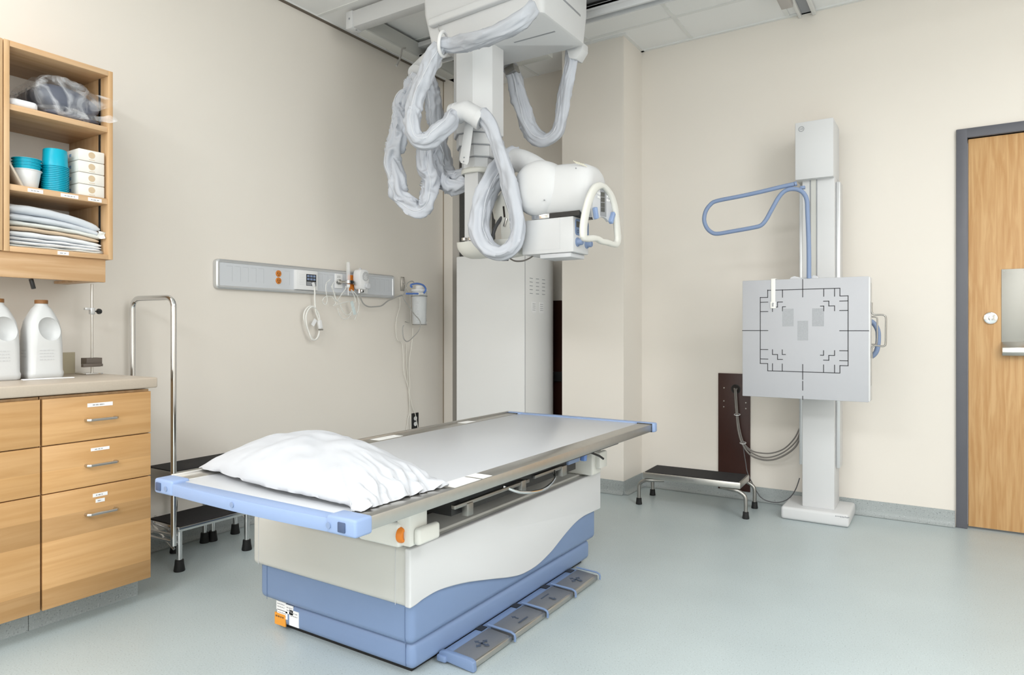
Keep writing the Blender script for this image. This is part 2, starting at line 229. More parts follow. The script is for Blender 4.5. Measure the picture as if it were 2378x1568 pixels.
 'brown': [(-1.234,4.435,0.796),(-1.033,4.435,0.803),(-1.231,4.435,0.116)],
 'hole': (-1.122,4.42,0.701),
 'handrail': [(-3.19,1.7,0.12),(-3.19,1.7,1.0),(-3.19,1.7,1.183),(-3.188,1.7,1.195),(-3.184,1.7,1.206),(-3.177,1.701,1.215),(-3.167,1.702,1.222),(-3.157,1.702,1.226),(-3.145,1.703,1.228),(-3.04,1.71,1.228),(-2.935,1.717,1.228),(-2.923,1.718,1.226),(-2.913,1.718,1.222),(-2.903,1.719,1.215),(-2.896,1.72,1.206),(-2.892,1.72,1.195),(-2.89,1.72,1.183),(-2.89,1.72,1.0),(-2.89,1.72,0.12)],
 'con_ring': [(-1.335,2.673,1.499),(-1.335,2.673,1.536),(-1.335,2.683,1.573),(-1.335,2.7,1.615),(-1.335,2.723,1.657),(-1.335,2.757,1.7),(-1.335,2.794,1.73),(-1.335,2.838,1.748),(-1.335,2.879,1.751),(-1.335,2.922,1.741),(-1.335,2.963,1.722),(-1.335,2.994,1.693),(-1.335,3.015,1.654),(-1.335,3.028,1.608),(-1.335,3.04,1.561),(-1.335,3.045,1.524),(-1.335,3.023,1.499),(-1.335,2.978,1.493),(-1.335,2.919,1.495),(-1.335,2.864,1.493),(-1.335,2.811,1.499),(-1.335,2.765,1.497),(-1.335,2.721,1.49),(-1.335,2.69,1.488)],
 'con_face': [(-1.335,2.777,1.648),(-1.335,2.78,1.679),(-1.335,2.803,1.706),(-1.335,2.841,1.734),(-1.335,2.888,1.743),(-1.335,2.931,1.732),(-1.335,2.969,1.714),(-1.335,2.994,1.685),(-1.335,3.002,1.657),(-1.335,2.982,1.638),(-1.335,2.963,1.609),(-1.335,2.95,1.596),(-1.335,2.925,1.608),(-1.335,2.895,1.611),(-1.335,2.864,1.609),(-1.335,2.835,1.595),(-1.335,2.805,1.586),(-1.335,2.788,1.61)],
 'con_strip': [(-1.335,2.854,1.735),(-1.335,2.916,1.741),(-1.335,2.919,1.614),(-1.335,2.854,1.612)],
 'con_screens': [[(-1.335,2.858,1.722),(-1.335,2.899,1.727),(-1.335,2.899,1.706),(-1.335,2.858,1.701)],[(-1.335,2.858,1.697),(-1.335,2.899,1.703),(-1.335,2.899,1.681),(-1.335,2.858,1.677)],[(-1.335,2.858,1.673),(-1.335,2.899,1.678),(-1.335,2.899,1.657),(-1.335,2.858,1.653)],[(-1.335,2.858,1.651),(-1.335,2.899,1.656),(-1.335,2.899,1.635),(-1.335,2.858,1.631)]],
 'con_keys': [(-1.335,2.826,1.711),(-1.335,2.844,1.712),(-1.335,2.828,1.694),(-1.335,2.844,1.694),(-1.335,2.931,1.713),(-1.335,2.949,1.714),(-1.335,2.93,1.695),(-1.335,2.949,1.696)],
 'con_trig': [(-1.335,2.78,1.639),(-1.335,2.797,1.589),(-1.335,2.985,1.643),(-1.335,2.951,1.591)],
 'hanger': [(-2.043,2.765,2.169),(-1.989,2.765,2.16),(-2.003,2.765,2.097),(-2.03,2.765,1.935),(-2.04,2.765,1.921),(-2.079,2.765,1.937),(-2.087,2.765,1.956),(-2.057,2.765,2.106)],
 'hbolts': [(-2.057,2.765,1.961),(-2.06,2.765,1.941)],
}

# ------------------------------------------------------------------ mesh helpers
def world_off(parent):
    v = Vector((0, 0, 0))
    while parent is not None:
        v += Vector(parent.location); parent = parent.parent
    return v
class MB:
    def __init__(s): s.v = []; s.f = []
    def add(s, vs, fs):
        b = len(s.v); s.v += [tuple(p) for p in vs]; s.f += [tuple(i + b for i in f) for f in fs]; return s
    def box(s, x0, x1, y0, y1, z0, z1, bev=0.0, seg=2):
        vs = [(x, y, z) for z in (z0, z1) for y in (y0, y1) for x in (x0, x1)]
        fs = [(0, 2, 3, 1), (4, 5, 7, 6), (0, 1, 5, 4), (2, 6, 7, 3), (0, 4, 6, 2), (1, 3, 7, 5)]
        if bev: vs, fs = bevel(vs, fs, bev, seg)
        return s.add(vs, fs)
    def obox(s, c, ux, uy, hx, hy, hz, bev=0.0, seg=2):
        c = Vector(c); ux = Vector(ux).normalized(); uy = Vector(uy); uy = (uy - ux * uy.dot(ux)).normalized(); uz = ux.cross(uy)
        vs = [c + ux * (hx * a) + uy * (hy * b) + uz * (hz * d) for d in (-1, 1) for b in (-1, 1) for a in (-1, 1)]
        fs = [(0, 2, 3, 1), (4, 5, 7, 6), (0, 1, 5, 4), (2, 6, 7, 3), (0, 4, 6, 2), (1, 3, 7, 5)]
        if bev: vs, fs = bevel([tuple(v) for v in vs], fs, bev, seg)
        return s.add(vs, fs)
    def prism(s, poly, ext, bev=0.0, seg=2):
        """poly: list of 3D points, ext: extrusion vector"""
        n = len(poly); e = Vector(ext)
        a = [Vector(p) for p in poly]
        nrm = Vector((0, 0, 0))
        for i in range(n): nrm += a[i].cross(a[(i + 1) % n])
        if nrm.dot(e) > 0: a = a[::-1]
        vs = a + [p + e for p in a]
        fs = [tuple(range(n)), tuple(range(2 * n - 1, n - 1, -1))] + [((i + 1) % n, i, i + n, (i + 1) % n + n) for i in range(n)]
        if bev: vs, fs = bevel([tuple(v) for v in vs], fs, bev, seg)
        return s.add(vs, fs)
    def tube(s, path, r, n=12, caps=True, closed=False, prof=None):
        P = [Vector(p) for p in path]; m = len(P)
        rr = r if callable(r) else (lambda i, a: (r[i] if isinstance(r, (list, tuple)) else r))
        T = []
        for i in range(m):
            if closed: t = P[(i + 1) % m] - P[i - 1]
            else: t = P[min(i + 1, m - 1)] - P[max(i - 1, 0)]
            T.append(t.normalized())
        ref = Vector((0, 0, 1)) if abs(T[0].z) < 0.9 else Vector((1, 0, 0))
        nrm = (ref - T[0] * ref.dot(T[0])).normalized(); vs = []
        for i in range(m):
            if i:
                q = T[i - 1].rotation_difference(T[i]); nrm = q @ nrm
            nrm = (nrm - T[i] * nrm.dot(T[i])).normalized(); bi = T[i].cross(nrm)
            for k in range(n):
                a = 2 * math.pi * k / n
                vs.append(P[i] + (nrm * math.cos(a) + bi * math.sin(a)) * rr(i, a))
        fs = []
        for i in range(m if closed else m - 1):
            j = (i + 1) % m
            for k in range(n):
                l = (k + 1) % n
                fs.append((i * n + k, i * n + l, j * n + l, j * n + k))
        if caps and not closed:
            fs.append(tuple(range(n - 1, -1, -1))); fs.append(tuple((m - 1) * n + k for k in range(n)))
        return s.add(vs, fs)
    def lathe(s, prof, base, axis=(0, 0, 1), n=32, caps=True):
        """prof: (radius, height) pairs along axis from base"""
        base = Vector(base); ax = Vector(axis).normalized()
        ref = Vector((1, 0, 0)) if abs(ax.x) < 0.9 else Vector((0, 1, 0))
        u = (ref - ax * ref.dot(ax)).normalized(); w = ax.cross(u); vs = []
        for r, h in prof:
            for k in range(n):
                a = 2 * math.pi * k / n
                vs.append(base + ax * h + (u * math.cos(a) + w * math.sin(a)) * max(r, 1e-5))
        fs = []
        for i in range(len(prof) - 1):
            for k in range(n):
                l = (k + 1) % n
                fs.append((i * n + k, i * n + l, (i + 1) * n + l, (i + 1) * n + k))
        if caps:
            fs.append(tuple(range(n - 1, -1, -1))); m = len(prof) - 1; fs.append(tuple(m * n + k for k in range(n)))
        return s.add(vs, fs)
    def cyl(s, a, b, r, n=24):
        a = Vector(a); b = Vector(b)
        return s.lathe([(r, 0), (r, (b - a).length)], a, b - a, n)
    def loft(s, rings, caps=True):
        n = len(rings[0]); vs = [p for rg in rings for p in rg]; fs = []
        for i in range(len(rings) - 1):
            for k in range(n):
                l = (k + 1) % n
                fs.append((i * n + k, i * n + l, (i + 1) * n + l, (i + 1) * n + k))
        if caps:
            fs.append(tuple(range(n - 1, -1, -1))); m = len(rings) - 1; fs.append(tuple(m * n + k for k in range(n)))
        return s.add(vs, fs)
    def grid(s, fn, nu, nv):
        vs = [fn(i / nu, j / nv) for i in range(nu + 1) for j in range(nv + 1)]
        fs = [(i * (nv + 1) + j, (i + 1) * (nv + 1) + j, (i + 1) * (nv + 1) + j + 1, i * (nv + 1) + j + 1) for i in range(nu) for j in range(nv)]
        return s.add(vs, fs)
    def build(s, name, m, parent=None, smooth=True, ang=35, recalc=True):
        off = world_off(parent)
        if parent is None:
            xs = [p[0] for p in s.v]; ys = [p[1] for p in s.v]; zs = [p[2] for p in s.v]
            off = Vector(((min(xs) + max(xs)) / 2, (min(ys) + max(ys)) / 2, min(zs)))
        me = bpy.data.meshes.new(name)
        me.from_pydata([tuple(Vector(p) - off) for p in s.v], [], s.f); me.update()
        if recalc:
            bm = bmesh.new(); bm.from_mesh(me); bmesh.ops.recalc_face_normals(bm, faces=bm.faces); bm.to_mesh(me); bm.free()
        if smooth:
            me.polygons.foreach_set('use_smooth', [True] * len(me.polygons))
            me.set_sharp_from_angle(angle=math.radians(ang))
        me.materials.append(m)
        o = bpy.data.objects.new(name, me); C.objects.link(o)
        if parent is None: o.location = off
        else: o.parent = parent
        return o
def bevel(vs, fs, w, seg):
    bm = bmesh.new()
    bv = [bm.verts.new(tuple(v)) for v in vs]
    for f in fs: bm.faces.new([bv[i] for i in f])
    bm.normal_update()
    ed = [e for e in bm.edges if len(e.link_faces) == 2 and e.calc_face_angle(0) > math.radians(25)]
    bmesh.ops.bevel(bm, geom=ed, offset=w, segments=seg, affect='EDGES', profile=0.5, clamp_overlap=True)
    bm.verts.ensure_lookup_table(); bm.verts.index_update()
    r = ([tuple(v.co) for v in bm.verts], [tuple(v.index for v in f.verts) for f in bm.faces]); bm.free(); return r
def spline(pts, per=8, closed=False):
    P = [Vector(p) for p in pts]; out = []; n = len(P)
    for i in range(n if closed else n - 1):
        p0 = P[i - 1] if (i or closed) else P[0] * 2 - P[1]; p1 = P[i]; p2 = P[(i + 1) % n]
        p3 = P[(i + 2) % n] if (closed or i + 2 < n) else P[-1] * 2 - P[-2]
        for k in range(per):
            t = k / per
            out.append(0.5 * ((2 * p1) + (p2 - p0) * t + (2 * p0 - 5 * p1 + 4 * p2 - p3) * t * t + (3 * p1 - p0 - 3 * p2 + p3) * t ** 3))
    if not closed: out.append(P[-1])
    return out
def resample(path, step):
    out = [path[0]]; acc = 0
    for a, b in zip(path, path[1:]):
        L = (b - a).length
        if L < 1e-9: continue
        d = step - acc
        while d <= L:
            out.append(a + (b - a) * (d / L)); d += step
        acc = (acc + L) % step
    out.append(path[-1]); return out
def tag(o, label, cat, group=None, kind=None):
    o['label'] = label; o['category'] = cat
    if group: o['group'] = group
    if kind: o['kind'] = kind
    return o
def thing(name, loc, label, cat, group=None):
    o = bpy.data.objects.new(name, None); C.objects.link(o); o.location = loc; o.empty_display_size = 0.05
    return tag(o, label, cat, group)
def struct(o):
    o['kind'] = 'structure'; return o
def kids(o): return [c for c in bpy.data.objects if c.parent == o]
def copy_tree(o, parent=None):
    c = o.copy(); C.objects.link(c)
    if parent is not None: c.parent = parent
    for ch in kids(o): copy_tree(ch, c)
    return c
def rect_ring(cx, cy, z, hx, hy, r, n=6):
    """rounded rectangle ring in XY"""
    out = []
    for sx, sy, a0 in ((1, 1, 0), (-1, 1, 90), (-1, -1, 180), (1, -1, 270)):
        for k in range(n + 1):
            a = math.radians(a0 + 90 * k / n)
            out.append((cx + sx * (hx - r) + r * math.cos(a), cy + sy * (hy - r) + r * math.sin(a), z))
    return out
def scribble(mb, p, u, w, length, lines, gap, h, nrm, seed=0):
    """short broken strokes standing in for illegible small print; p top-left, u along, w down"""
    rnd = random.Random(seed); p = Vector(p); u = Vector(u); w = Vector(w); nrm = Vector(nrm)
    for i in range(lines):
        x = 0.0
        while x < length:
            l = min(length - x, rnd.uniform(0.004, 0.012)); a = p + u * x + w * (gap * i) + nrm * 0.0004
            mb.prism([a, a + u * l, a + u * l + w * h, a + w * h], nrm * 0.0003); x += l + rnd.uniform(0.002, 0.004)
    return mb
def text_mesh(body, size):
    cu = bpy.data.curves.new('lettering', 'FONT'); cu.body = body; cu.size = size; cu.align_x = 'CENTER'; cu.align_y = 'CENTER'; cu.extrude = 0.0004
    o = bpy.data.objects.new('lettering', cu); C.objects.link(o)
    dg = bpy.context.evaluated_depsgraph_get(); me = o.evaluated_get(dg).to_mesh()
    vs = [tuple(v.co) for v in me.vertices]; fs = [tuple(p.vertices) for p in me.polygons]
    o.evaluated_get(dg).to_mesh_clear(); bpy.data.objects.remove(o); bpy.data.curves.remove(cu)
    return vs, fs

# ------------------------------------------------------------------ room shell
LW, BW, RW, FW, H = -3.265, 4.435, 2.6, -3.5, 3.02
CHY = 4.12
struct(MB().box(LW - .1, RW + .1, FW - .1, BW + .1, -0.1, 0.0).build('floor', FLOOR))
struct(MB().box(LW - .1, RW + .1, FW - .1, BW + .1, H, H + .1).build('ceiling', CEIL))
struct(MB().box(LW - .12, LW, FW - .1, CHY, 0, H).build('wall_left', WALL))
# back wall with the recess: jamb, recess back, chase, main face with door opening
DX0, DZ = 0.112, 2.126
DX1 = DX0 + 0.915
w = MB()
w.box(LW - .12, DX0 - .0, BW, BW + .12, 0, H)
w.box(DX0, DX1, BW, BW + .12, DZ, H)
w.box(DX1, RW + .1, BW, BW + .12, 0, H)
struct(w.build('wall_back', WALL))
struct(MB().box(LW - .12, -3.176, CHY, BW, 0, H).build('wall_jamb', WALL))
struct(MB().box(-2.222, -1.765, CHY, BW, 0, H).build('wall_chase', WALL))
struct(MB().box(RW, RW + .12, FW - .1, BW + .1, 0, H).build('wall_right', WALL))
struct(MB().box(LW - .12, RW + .12, FW - .12, FW, 0, H).build('wall_front', WALL))
struct(MB().box(LW, LW + .004, CHY - .006, CHY, 0, H - .0).build('trim_corner_joint', mat('joint_brown', (0.30, 0.24, 0.17), 0.8)))  # thin brown strip for the dark line down the wall corner
# coved baseboards: flash cove profile swept along the wall
def cove(name, a, b, nrm):
    a = Vector(a); b = Vector(b); n = Vector(nrm); hb = 0.088; prof = [(0.0, hb), (0.004, hb), (0.005, 0.03)]
    for k in range(1, 7):
        t = k / 6 * math.pi / 2; prof.append((0.005 + 0.028 * (1 - math.cos(t)), 0.03 - 0.0285 * math.sin(t)))
    prof.append((0.0, 0.0015))
    r = [[tuple(p + n * q[0] + Vector((0, 0, q[1]))) for q in prof] for p in (a, b)]
    mb = MB().loft(r); return struct(mb.build(name, COVE, ang=50))
cove('baseboard_back', (-1.765, BW, 0), (0.055, BW, 0), (0, -1, 0))
cove('baseboard_door_side', (DX1 + .06, BW, 0), (RW, BW, 0), (0, -1, 0))
cove('baseboard_chase', (-2.222, CHY, 0), (-1.765 + .0, CHY, 0), (0, -1, 0))
cove('baseboard_chase_side', (-1.765, CHY - .0, 0), (-1.765, BW, 0), (1, 0, 0))
cove('baseboard_left', (LW, FW, 0), (LW, CHY, 0), (1, 0, 0))
# ceiling grid tees
t = MB()
for k in range(-6, 5):
    x = -1.405 + 0.598 * k
    if x > LW + 0.1 and x < RW: t.box(x - .012, x + .012, FW, BW if x > -3.17 else CHY, H - .004, H)
for y in (4.06, 3.46, 2.86, 2.26, 1.66, 1.06, .46, -.14, -.74, -1.34, -1.94, -2.54, -3.14): t.box(LW, RW, y - .012, y + .012, H - .0035, H)
struct(t.build('trim_1', TEE, smooth=False))
t = MB()
t.box(LW, LW + .022, FW, CHY, H - .010, H); t.box(-1.765, RW, BW - .022, BW, H - .010, H); t.box(-1.765, -1.743, CHY - .02, BW, H - .010, H)
t.box(-3.176, -1.765, CHY - .022, CHY, H - .010, H)
struct(t.build('trim_2', TEE, smooth=False))
t = MB().box(LW, LW + .02, FW, CHY, H - .016, H - .010); struct(t.build('trim_3', mat('trim_brown', (0.16, 0.13, 0.10), 0.8), smooth=False))  # brown strip for the dark line where wall meets ceiling
# door
d = MB(); FWD = 0.052
d.box(DX0 - FWD, DX0, BW - .018, BW + .06, 0, DZ + FWD, .004); d.box(DX1, DX1 + FWD, BW - .018, BW + .06, 0, DZ + FWD, .004)
d.box(DX0 - FWD, DX1 + FWD, BW - .0178, BW + .06, DZ, DZ + FWD, .004)
struct(d.build('trim_4', FRAMEG))
door = struct(MB().box(DX0 + .004, DX1 - .004, BW + .004, BW + .049, 0.012, DZ - .004, .002).build('door_1', OAK))
def onback(pts): return pts
m = MB().box(0.262, 0.372, BW - .001, BW + .004, 0.995, 1.405, .001)
for sx in (.273, .361):
    for sz in (1.395, 1.265, 1.02): m.lathe([(.003, 0), (.003, .002)], (sx, BW - .001, sz), (0, -1, 0), 10)
m.build('push_plate', mat('door_steel', (0.40, 0.39, 0.36), 0.55, 1.0), door)
m = MB().prism([(0.262, BW - .001, 1.02), (0.262, BW - .05, 0.99), (0.262, BW - .055, 0.965), (0.262, BW - .045, 0.945), (0.262, BW - .001, 0.95)], (0.112, 0, 0), .003)
m.build('pull_lip', STEEL, door)
m = MB().lathe([(.034, 0), (.034, .004), (.031, .010), (.026, .012)], (0.215, BW + .004, 1.145), (0, -1, 0), 32)
m.lathe([(.012, 0), (.012, .008), (.009, .010)], (0.215, BW - .007, 1.145), (0, -1, 0), 20)
m.box(.210, .220, BW - .020, BW - .016, 1.128, 1.16, .001)
m.build('lock_cylinder', CHROME, door)

# ------------------------------------------------------------------ base cabinets, countertop
CF = -2.67
def drawer(par, y0, y1, z0, z1, card=None, handle=True):
    dr = MB().box(CF - .019, CF, y0, y1, z0, z1, .0015).build('drawer', MAPLE_H, par)
    yc = (y0 + y1) / 2
    if handle:
        zc = z1 - 0.088 if z1 - z0 < .3 else z1 - .098
        p = [(CF, yc - .052, zc), (CF + .022, yc - .052, zc), (CF + .028, yc - .046, zc), (CF + .028, yc + .046, zc), (CF + .022, yc + .052, zc), (CF, yc + .052, zc)]
        MB().tube(p, .0052, 10).build('handle', NICKEL, dr)
    if card:
        cw, ch, rows = card
        for r in range(rows):
            zz = z1 - .028 - r * .022; k = 1.0 if r == 0 else .62
            cd = MB().box(CF, CF + .0015, yc - cw * k, yc + cw * k, zz - ch, zz).build('label_card', LABELW, dr)
            scribble(MB(), (CF + .0015, yc - cw * k * .6, zz - ch * .35), (0, 1, 0), (0, 0, -1), cw * k * .9, 1, .004, ch * .3, (1, 0, 0), int(z1 * 1000) + r).build('print', INK, cd)
    return dr
def base_unit(y0, y1, label, cards):
    par = thing('base_cabinet', (-2.95, (y0 + y1) / 2, 0), label, 'cabinet', 'base cabinets under the countertop')
    MB().box(LW + .004, CF - .02, y0 + .001, y1 - .001, .095, .846).build('carcass', MAPLE, par)
    MB().box(LW + .004, CF - .1, y0, y1 - (.0 if y1 < 1.2 else .0), 0, .094).build('toe_kick', COVE, par)
    for (z0, z1), cd in zip(((.674, .838), (.503, .670), (.093, .499)), cards): drawer(par, y0 + .0025, y1 - .0025, z0, z1, cd)
    return par
base_unit(1.107, 1.497, 'three-drawer maple base cabinet beside the chrome handrail, white cards on its drawers', ((.045, .014, 1), (.033, .011, 1), (.026, .013, 2)))
base_unit(0.34, 1.105, 'wider maple base cabinet under the two jugs, cut off by the photo edge', (None, None, None))
MB().box(LW + .002, -2.65, 0.30, 1.512, .852, .893, .006, 3).build('countertop', LAMIN)
tag(bpy.data.objects['countertop'], 'beige laminate countertop on the maple base cabinets, jugs standing on it', 'countertop')
# ------------------------------------------------------------------ wall cabinets
UF = -2.93
uc = thing('wall_cabinet', (-3.1, 1.28, 1.28), 'open-fronted maple wall cabinet holding linen, basins and tissue boxes', 'cabinet', 'wall cabinets above the counter')
def panel(name, x0, x1, y0, y1, z0, z1, m, par, bev=.0015): return MB().box(x0, x1, y0, y1, z0, z1, bev).build(name, m, par)
panel('side_panel', LW, UF, 1.461, 1.480, 1.376, 2.163, MAPLE, uc); panel('side_panel', LW, UF, 1.090, 1.109, 1.376, 2.163, MAPLE, uc)
panel('top_panel', LW, UF, 1.109, 1.461, 2.141, 2.163, MAPLE_Y, uc)
panel('bottom_panel', LW, UF, 1.109, 1.461, 1.376, 1.396, MAPLE_Y, uc)
sh1 = panel('shelf', LW + .002, UF - .004, 1.109, 1.461, 1.906, 1.928, MAPLE_Y, uc); sh2 = panel('shelf', LW + .002, UF - .004, 1.109, 1.461, 1.606, 1.629, MAPLE_Y, uc)
panel('valance', UF - .04, UF - .016, 0.30, 1.458, 1.281, 1.376, MAPLE_Y, uc)
panel('corner_cleat', LW + .002, UF - .04, 1.40, 1.456, 1.283, 1.295, MAPLE_Y, uc)
for z0, z1 in ((1.93, 2.14), (1.63, 1.905), (1.397, 1.605)):
    panel('shelf_standard', LW + .26, LW + .274, 1.4585, 1.4612, z0, z1, BLACKP, uc, 0)
for yc, hw, zc in ((1.195, .026, 1.617), (1.315, .032, 1.617), (1.41, .026, 1.617), (1.29, .02, 1.387)):
    x = UF - .004 if zc > 1.5 else UF
    cd = MB().box(x, x + .0012, yc - hw, yc + hw, zc - .008, zc + .006).build('shelf_label', LABELW, uc)
    scribble(MB(), (x + .0012, yc - hw * .6, zc), (0, 1, 0), (0, 0, -1), hw * 1.2, 1, .004, .003, (1, 0, 0), int(yc * 1000)).build('print', INK, cd)
uc2 = thing('wall_cabinet', (-3.1, .7, 1.376), 'closed maple wall cabinet at the photo edge, only its door edge showing', 'cabinet', 'wall cabinets above the counter')
panel('carcass', LW, UF - .02, .30, 1.088, 1.376, 2.163, MAPLE, uc2); panel('door', UF - .019, UF, .70, 1.087, 1.377, 2.162, MAPLE, uc2); panel('door', UF - .019, UF, .302, .698, 1.377, 2.162, MAPLE, uc2)
tag(MB().obox((-2.985, 1.205, 1.262), (0, 1, .25), (1, 0, 0), .006, .008, .02, .002).build('cabinet_catch', BLACKP), 'small black catch hanging under the wall cabinet', 'catch')
# linen on the bottom shelf: one folded piece each
def linen(y0, y1, z0, z1, sag, m, seed, label, x1=UF - .03, x0=-3.22):
    rnd = random.Random(seed); nu, nr = 22, 20; rings = []
    for i in range(nu + 1):
        t = i / nu; y = y0 + (y1 - y0) * t
        zs = -sag * t ** 2.6; hh = (z1 - z0) / 2; end = min(1, t / .04, (1 - t) / .06) ** .5 if 0 < t < 1 else .15
        ring = []
        for k in range(nr):
            a = 2 * math.pi * k / nr; ca, sa = math.cos(a), math.sin(a)
            ex = abs(ca) ** .35 * (1 if ca > 0 else -1); ez = abs(sa) ** .75 * (1 if sa > 0 else -1)
            wob = .004 * noise.noise(Vector((y * 18 + seed, a * 1.3, seed)))
            ring.append(((x0 + x1) / 2 + (x1 - x0) / 2 * ex * (.97 + .03 * end) + wob, y, (z0 + z1) / 2 + zs + hh * ez * max(end, .3) + wob * .6))
        rings.append(ring)
    o = MB().loft(rings).build('folded_linen', m, ang=70)
    return tag(o, label, 'linen', 'folded linen on the bottom shelf')
linen(1.116, 1.444, 1.526, 1.566, .045, LINENB, 1, 'pale blue folded sheet on top of the linen pile, drooping at one end')
linen(1.118, 1.449, 1.500, 1.5275, .034, LINENB, 2, 'pale blue folded sheet, second from the top of the linen pile')
linen(1.113, 1.455, 1.479, 1.5005, .024, LINENG, 3, 'off-white folded sheet just above the tan one in the linen pile')
linen(1.118, 1.440, 1.461, 1.480, .020, LINENT, 4, 'tan folded sheet in the middle of the linen pile')
linen(1.116, 1.450, 1.438, 1.462, .016, LINENW, 5, 'thick white folded sheet just below the tan one in the linen pile')
linen(1.114, 1.450, 1.424, 1.4385, .010, LINENW, 6, 'white folded sheet second from the bottom full-width layer of the linen pile')
linen(1.116, 1.457, 1.409, 1.4245, .005, LINENW, 7, 'white folded sheet whose end sticks out lowest but one in the linen pile')
linen(1.113, 1.456, 1.397, 1.4095, .0, LINENG, 8, 'thin off-white sheet lying on the bottom board under the linen pile')
MB().grid(lambda u, v: (UF - .030 + .012 * u + .006 * math.sin(5 * v + 3 * u), 1.436 + .023 * u - .004 * v, 1.494 - .006 * u - v * (.030 - .012 * abs(u - .5))), 8, 8).build('folded_flap', LINENG, bpy.data.objects['folded_linen.002'], recalc=False)
# basins
def basin(z, m, label, y, x, flip, group, r=.046, h=.07):
    k_ = .84 if flip else .70
    pr = [(r * k_, 0), (r * (k_ + .05), h * .03), (r * .96, h * .955), (r * 1.04, h * .96), (r * 1.05, h * .985), (r * 1.04, h), (r * .99, h), (r * .92, h * .95), (r * .70, h * .06), (0, h * .05)]
    ax = (0, 0, 1); b = (x, y, z)
    if flip: ax = (0, 0, -1); b = (x, y, z + h)
    o = MB().lathe(pr, b, ax, 36, caps=False).build('basin', m, ang=50, recalc=True)
    return tag(o, label, 'basin', group)
NB = 15
for i in range(NB):
    lab = 'turquoise plastic basin upside down, %s of the tall turquoise column' % (['lowest', 'second from the bottom', 'third from the bottom', 'fourth from the bottom', 'fifth from the bottom', 'sixth from the bottom', 'seventh from the bottom', 'middle one', 'eighth from the top', 'seventh from the top', 'sixth from the top', 'fifth from the top', 'fourth from the top', 'third from the top'] + ['topmost, its base bare'])[i] if i != 7 else 'turquoise plastic basin upside down, exactly halfway up the tall turquoise column'
    basin(1.6295 + i * .0072, TURQ, lab, 1.287, -2.99, True, 'turquoise basins stacked upside down')
basin(1.6295, WPLAS, 'white plastic bowl on the shelf beneath the short turquoise basins', 1.188, -2.99, False, 'white bowl', r=.048, h=.07)
for i in range(3):
    basin(1.648 + i * .012, TURQ, 'turquoise basin nested upright in the white bowl, %s of three' % ['lowest', 'middle', 'uppermost'][i], 1.188, -2.99, False, 'turquoise basins nested in the white bowl', r=.047, h=.07)
tag(MB().box(-3.16, -3.07, 1.17, 1.29, 1.6295, 1.735, .01, 3).build('storage_box', mat('dark_brown_box', (0.05, 0.035, 0.03), 0.5)), 'dark brown box standing behind the basins on the shelf', 'box')
tag(MB().obox((-2.985, 1.130, 1.672), (0, .55, -1), (1, 0, 0), .052, .05, .004, .002).build('folder', mat('beige_folder', (0.55, 0.47, 0.38), 0.6)), 'beige folder leaning against the cabinet side by the white bowl', 'folder')
# tissue boxes
for i, wd in enumerate(('lowest of the four, on the shelf', 'second from the bottom', 'third from the bottom', 'topmost of the four')):
    z = 1.6295 + i * .0475
    tb = thing('tissue_box', (-3.06, 1.398, z), 'pale tissue box, %s beside the turquoise basins' % wd, 'box', 'tissue boxes stacked on the shelf')
    MB().box(-3.17, UF - .012, 1.352, 1.452, z + .0005, z + .0465, .003).build('carton', CARD, tb)
    pm = MB(); pm.lathe([(.013, 0), (.013, .0006)], (UF - .012, 1.402, z + .026), (1, 0, 0), 20); pm.box(UF - .012, UF - .0114, 1.392, 1.414, z + .006, z + .008)
    pm.build('print', CARDI, tb)
    sm = MB()
    for k in range(6): sm.box(-3.16 + k * .028, -3.142 + k * .028, 1.3514, 1.352, z + .012 + (k % 2) * .006, z + .03)
    sm.build('side_print', mat('blue_print', (0.25, 0.38, 0.55), 0.6), tb)
# bagged apron on the top shelf
bag = thing('bagged_pad', (-3.05, 1.33, 1.928), 'dark pads wrapped in clear plastic bags on the upper shelf', 'bag')
def puff(name, x0, x1, y0, y1, z0, z1, m, par, seed, amp, pw=.45, tilt=0):
    n, q = 40, 28; rings = []
    for i in range(n + 1):
        t = -1 + 2 * i / n; s = (1 - abs(t) ** 2.6) ** .5 if abs(t) < 1 else .02; s = max(s, .02); ring = []
        for k in range(q):
            a = 2 * math.pi * k / q; ca, sa = math.cos(a), math.sin(a)
            ex = abs(ca) ** .5 * (1 if ca > 0 else -1); ez = abs(sa) ** .6 * (1 if sa > 0 else -1)
            p = Vector(((x0 + x1) / 2 + (x1 - x0) / 2 * ex * (.8 + .2 * s), (y0 + y1) / 2 + (y1 - y0) / 2 * t, (z0 + z1) / 2 + (z1 - z0) / 2 * ez * s))
            p.z += tilt * (t) ; f = noise.noise(p * 14 + Vector((seed, 0, 0))) + .6 * noise.noise(p * 34 + Vector((0, seed, 0)))
            p += Vector((ca * amp * f, 0, sa * amp * f)); p.z = max(p.z, 1.9285); ring.append(tuple(p))
        rings.append(ring)
    return MB().loft(rings).build(name, m, par, ang=80)
puff('pad', -3.21, -2.955, 1.225, 1.45, 1.95, 2.065, NAVY, bag, 3, .006, tilt=-.012)
puff('pad', -3.2, -2.96, 1.24, 1.452, 1.929, 1.965, NAVY, bag, 9, .004)
puff('plastic_wrap', -3.215, -2.935, 1.205, 1.455, 1.94, 2.098, FILM, bag, 5, .016, tilt=-.008)
puff('plastic_wrap', -3.21, -2.945, 1.222, 1.458, 1.9285, 1.985, FILM, bag, 12, .010)
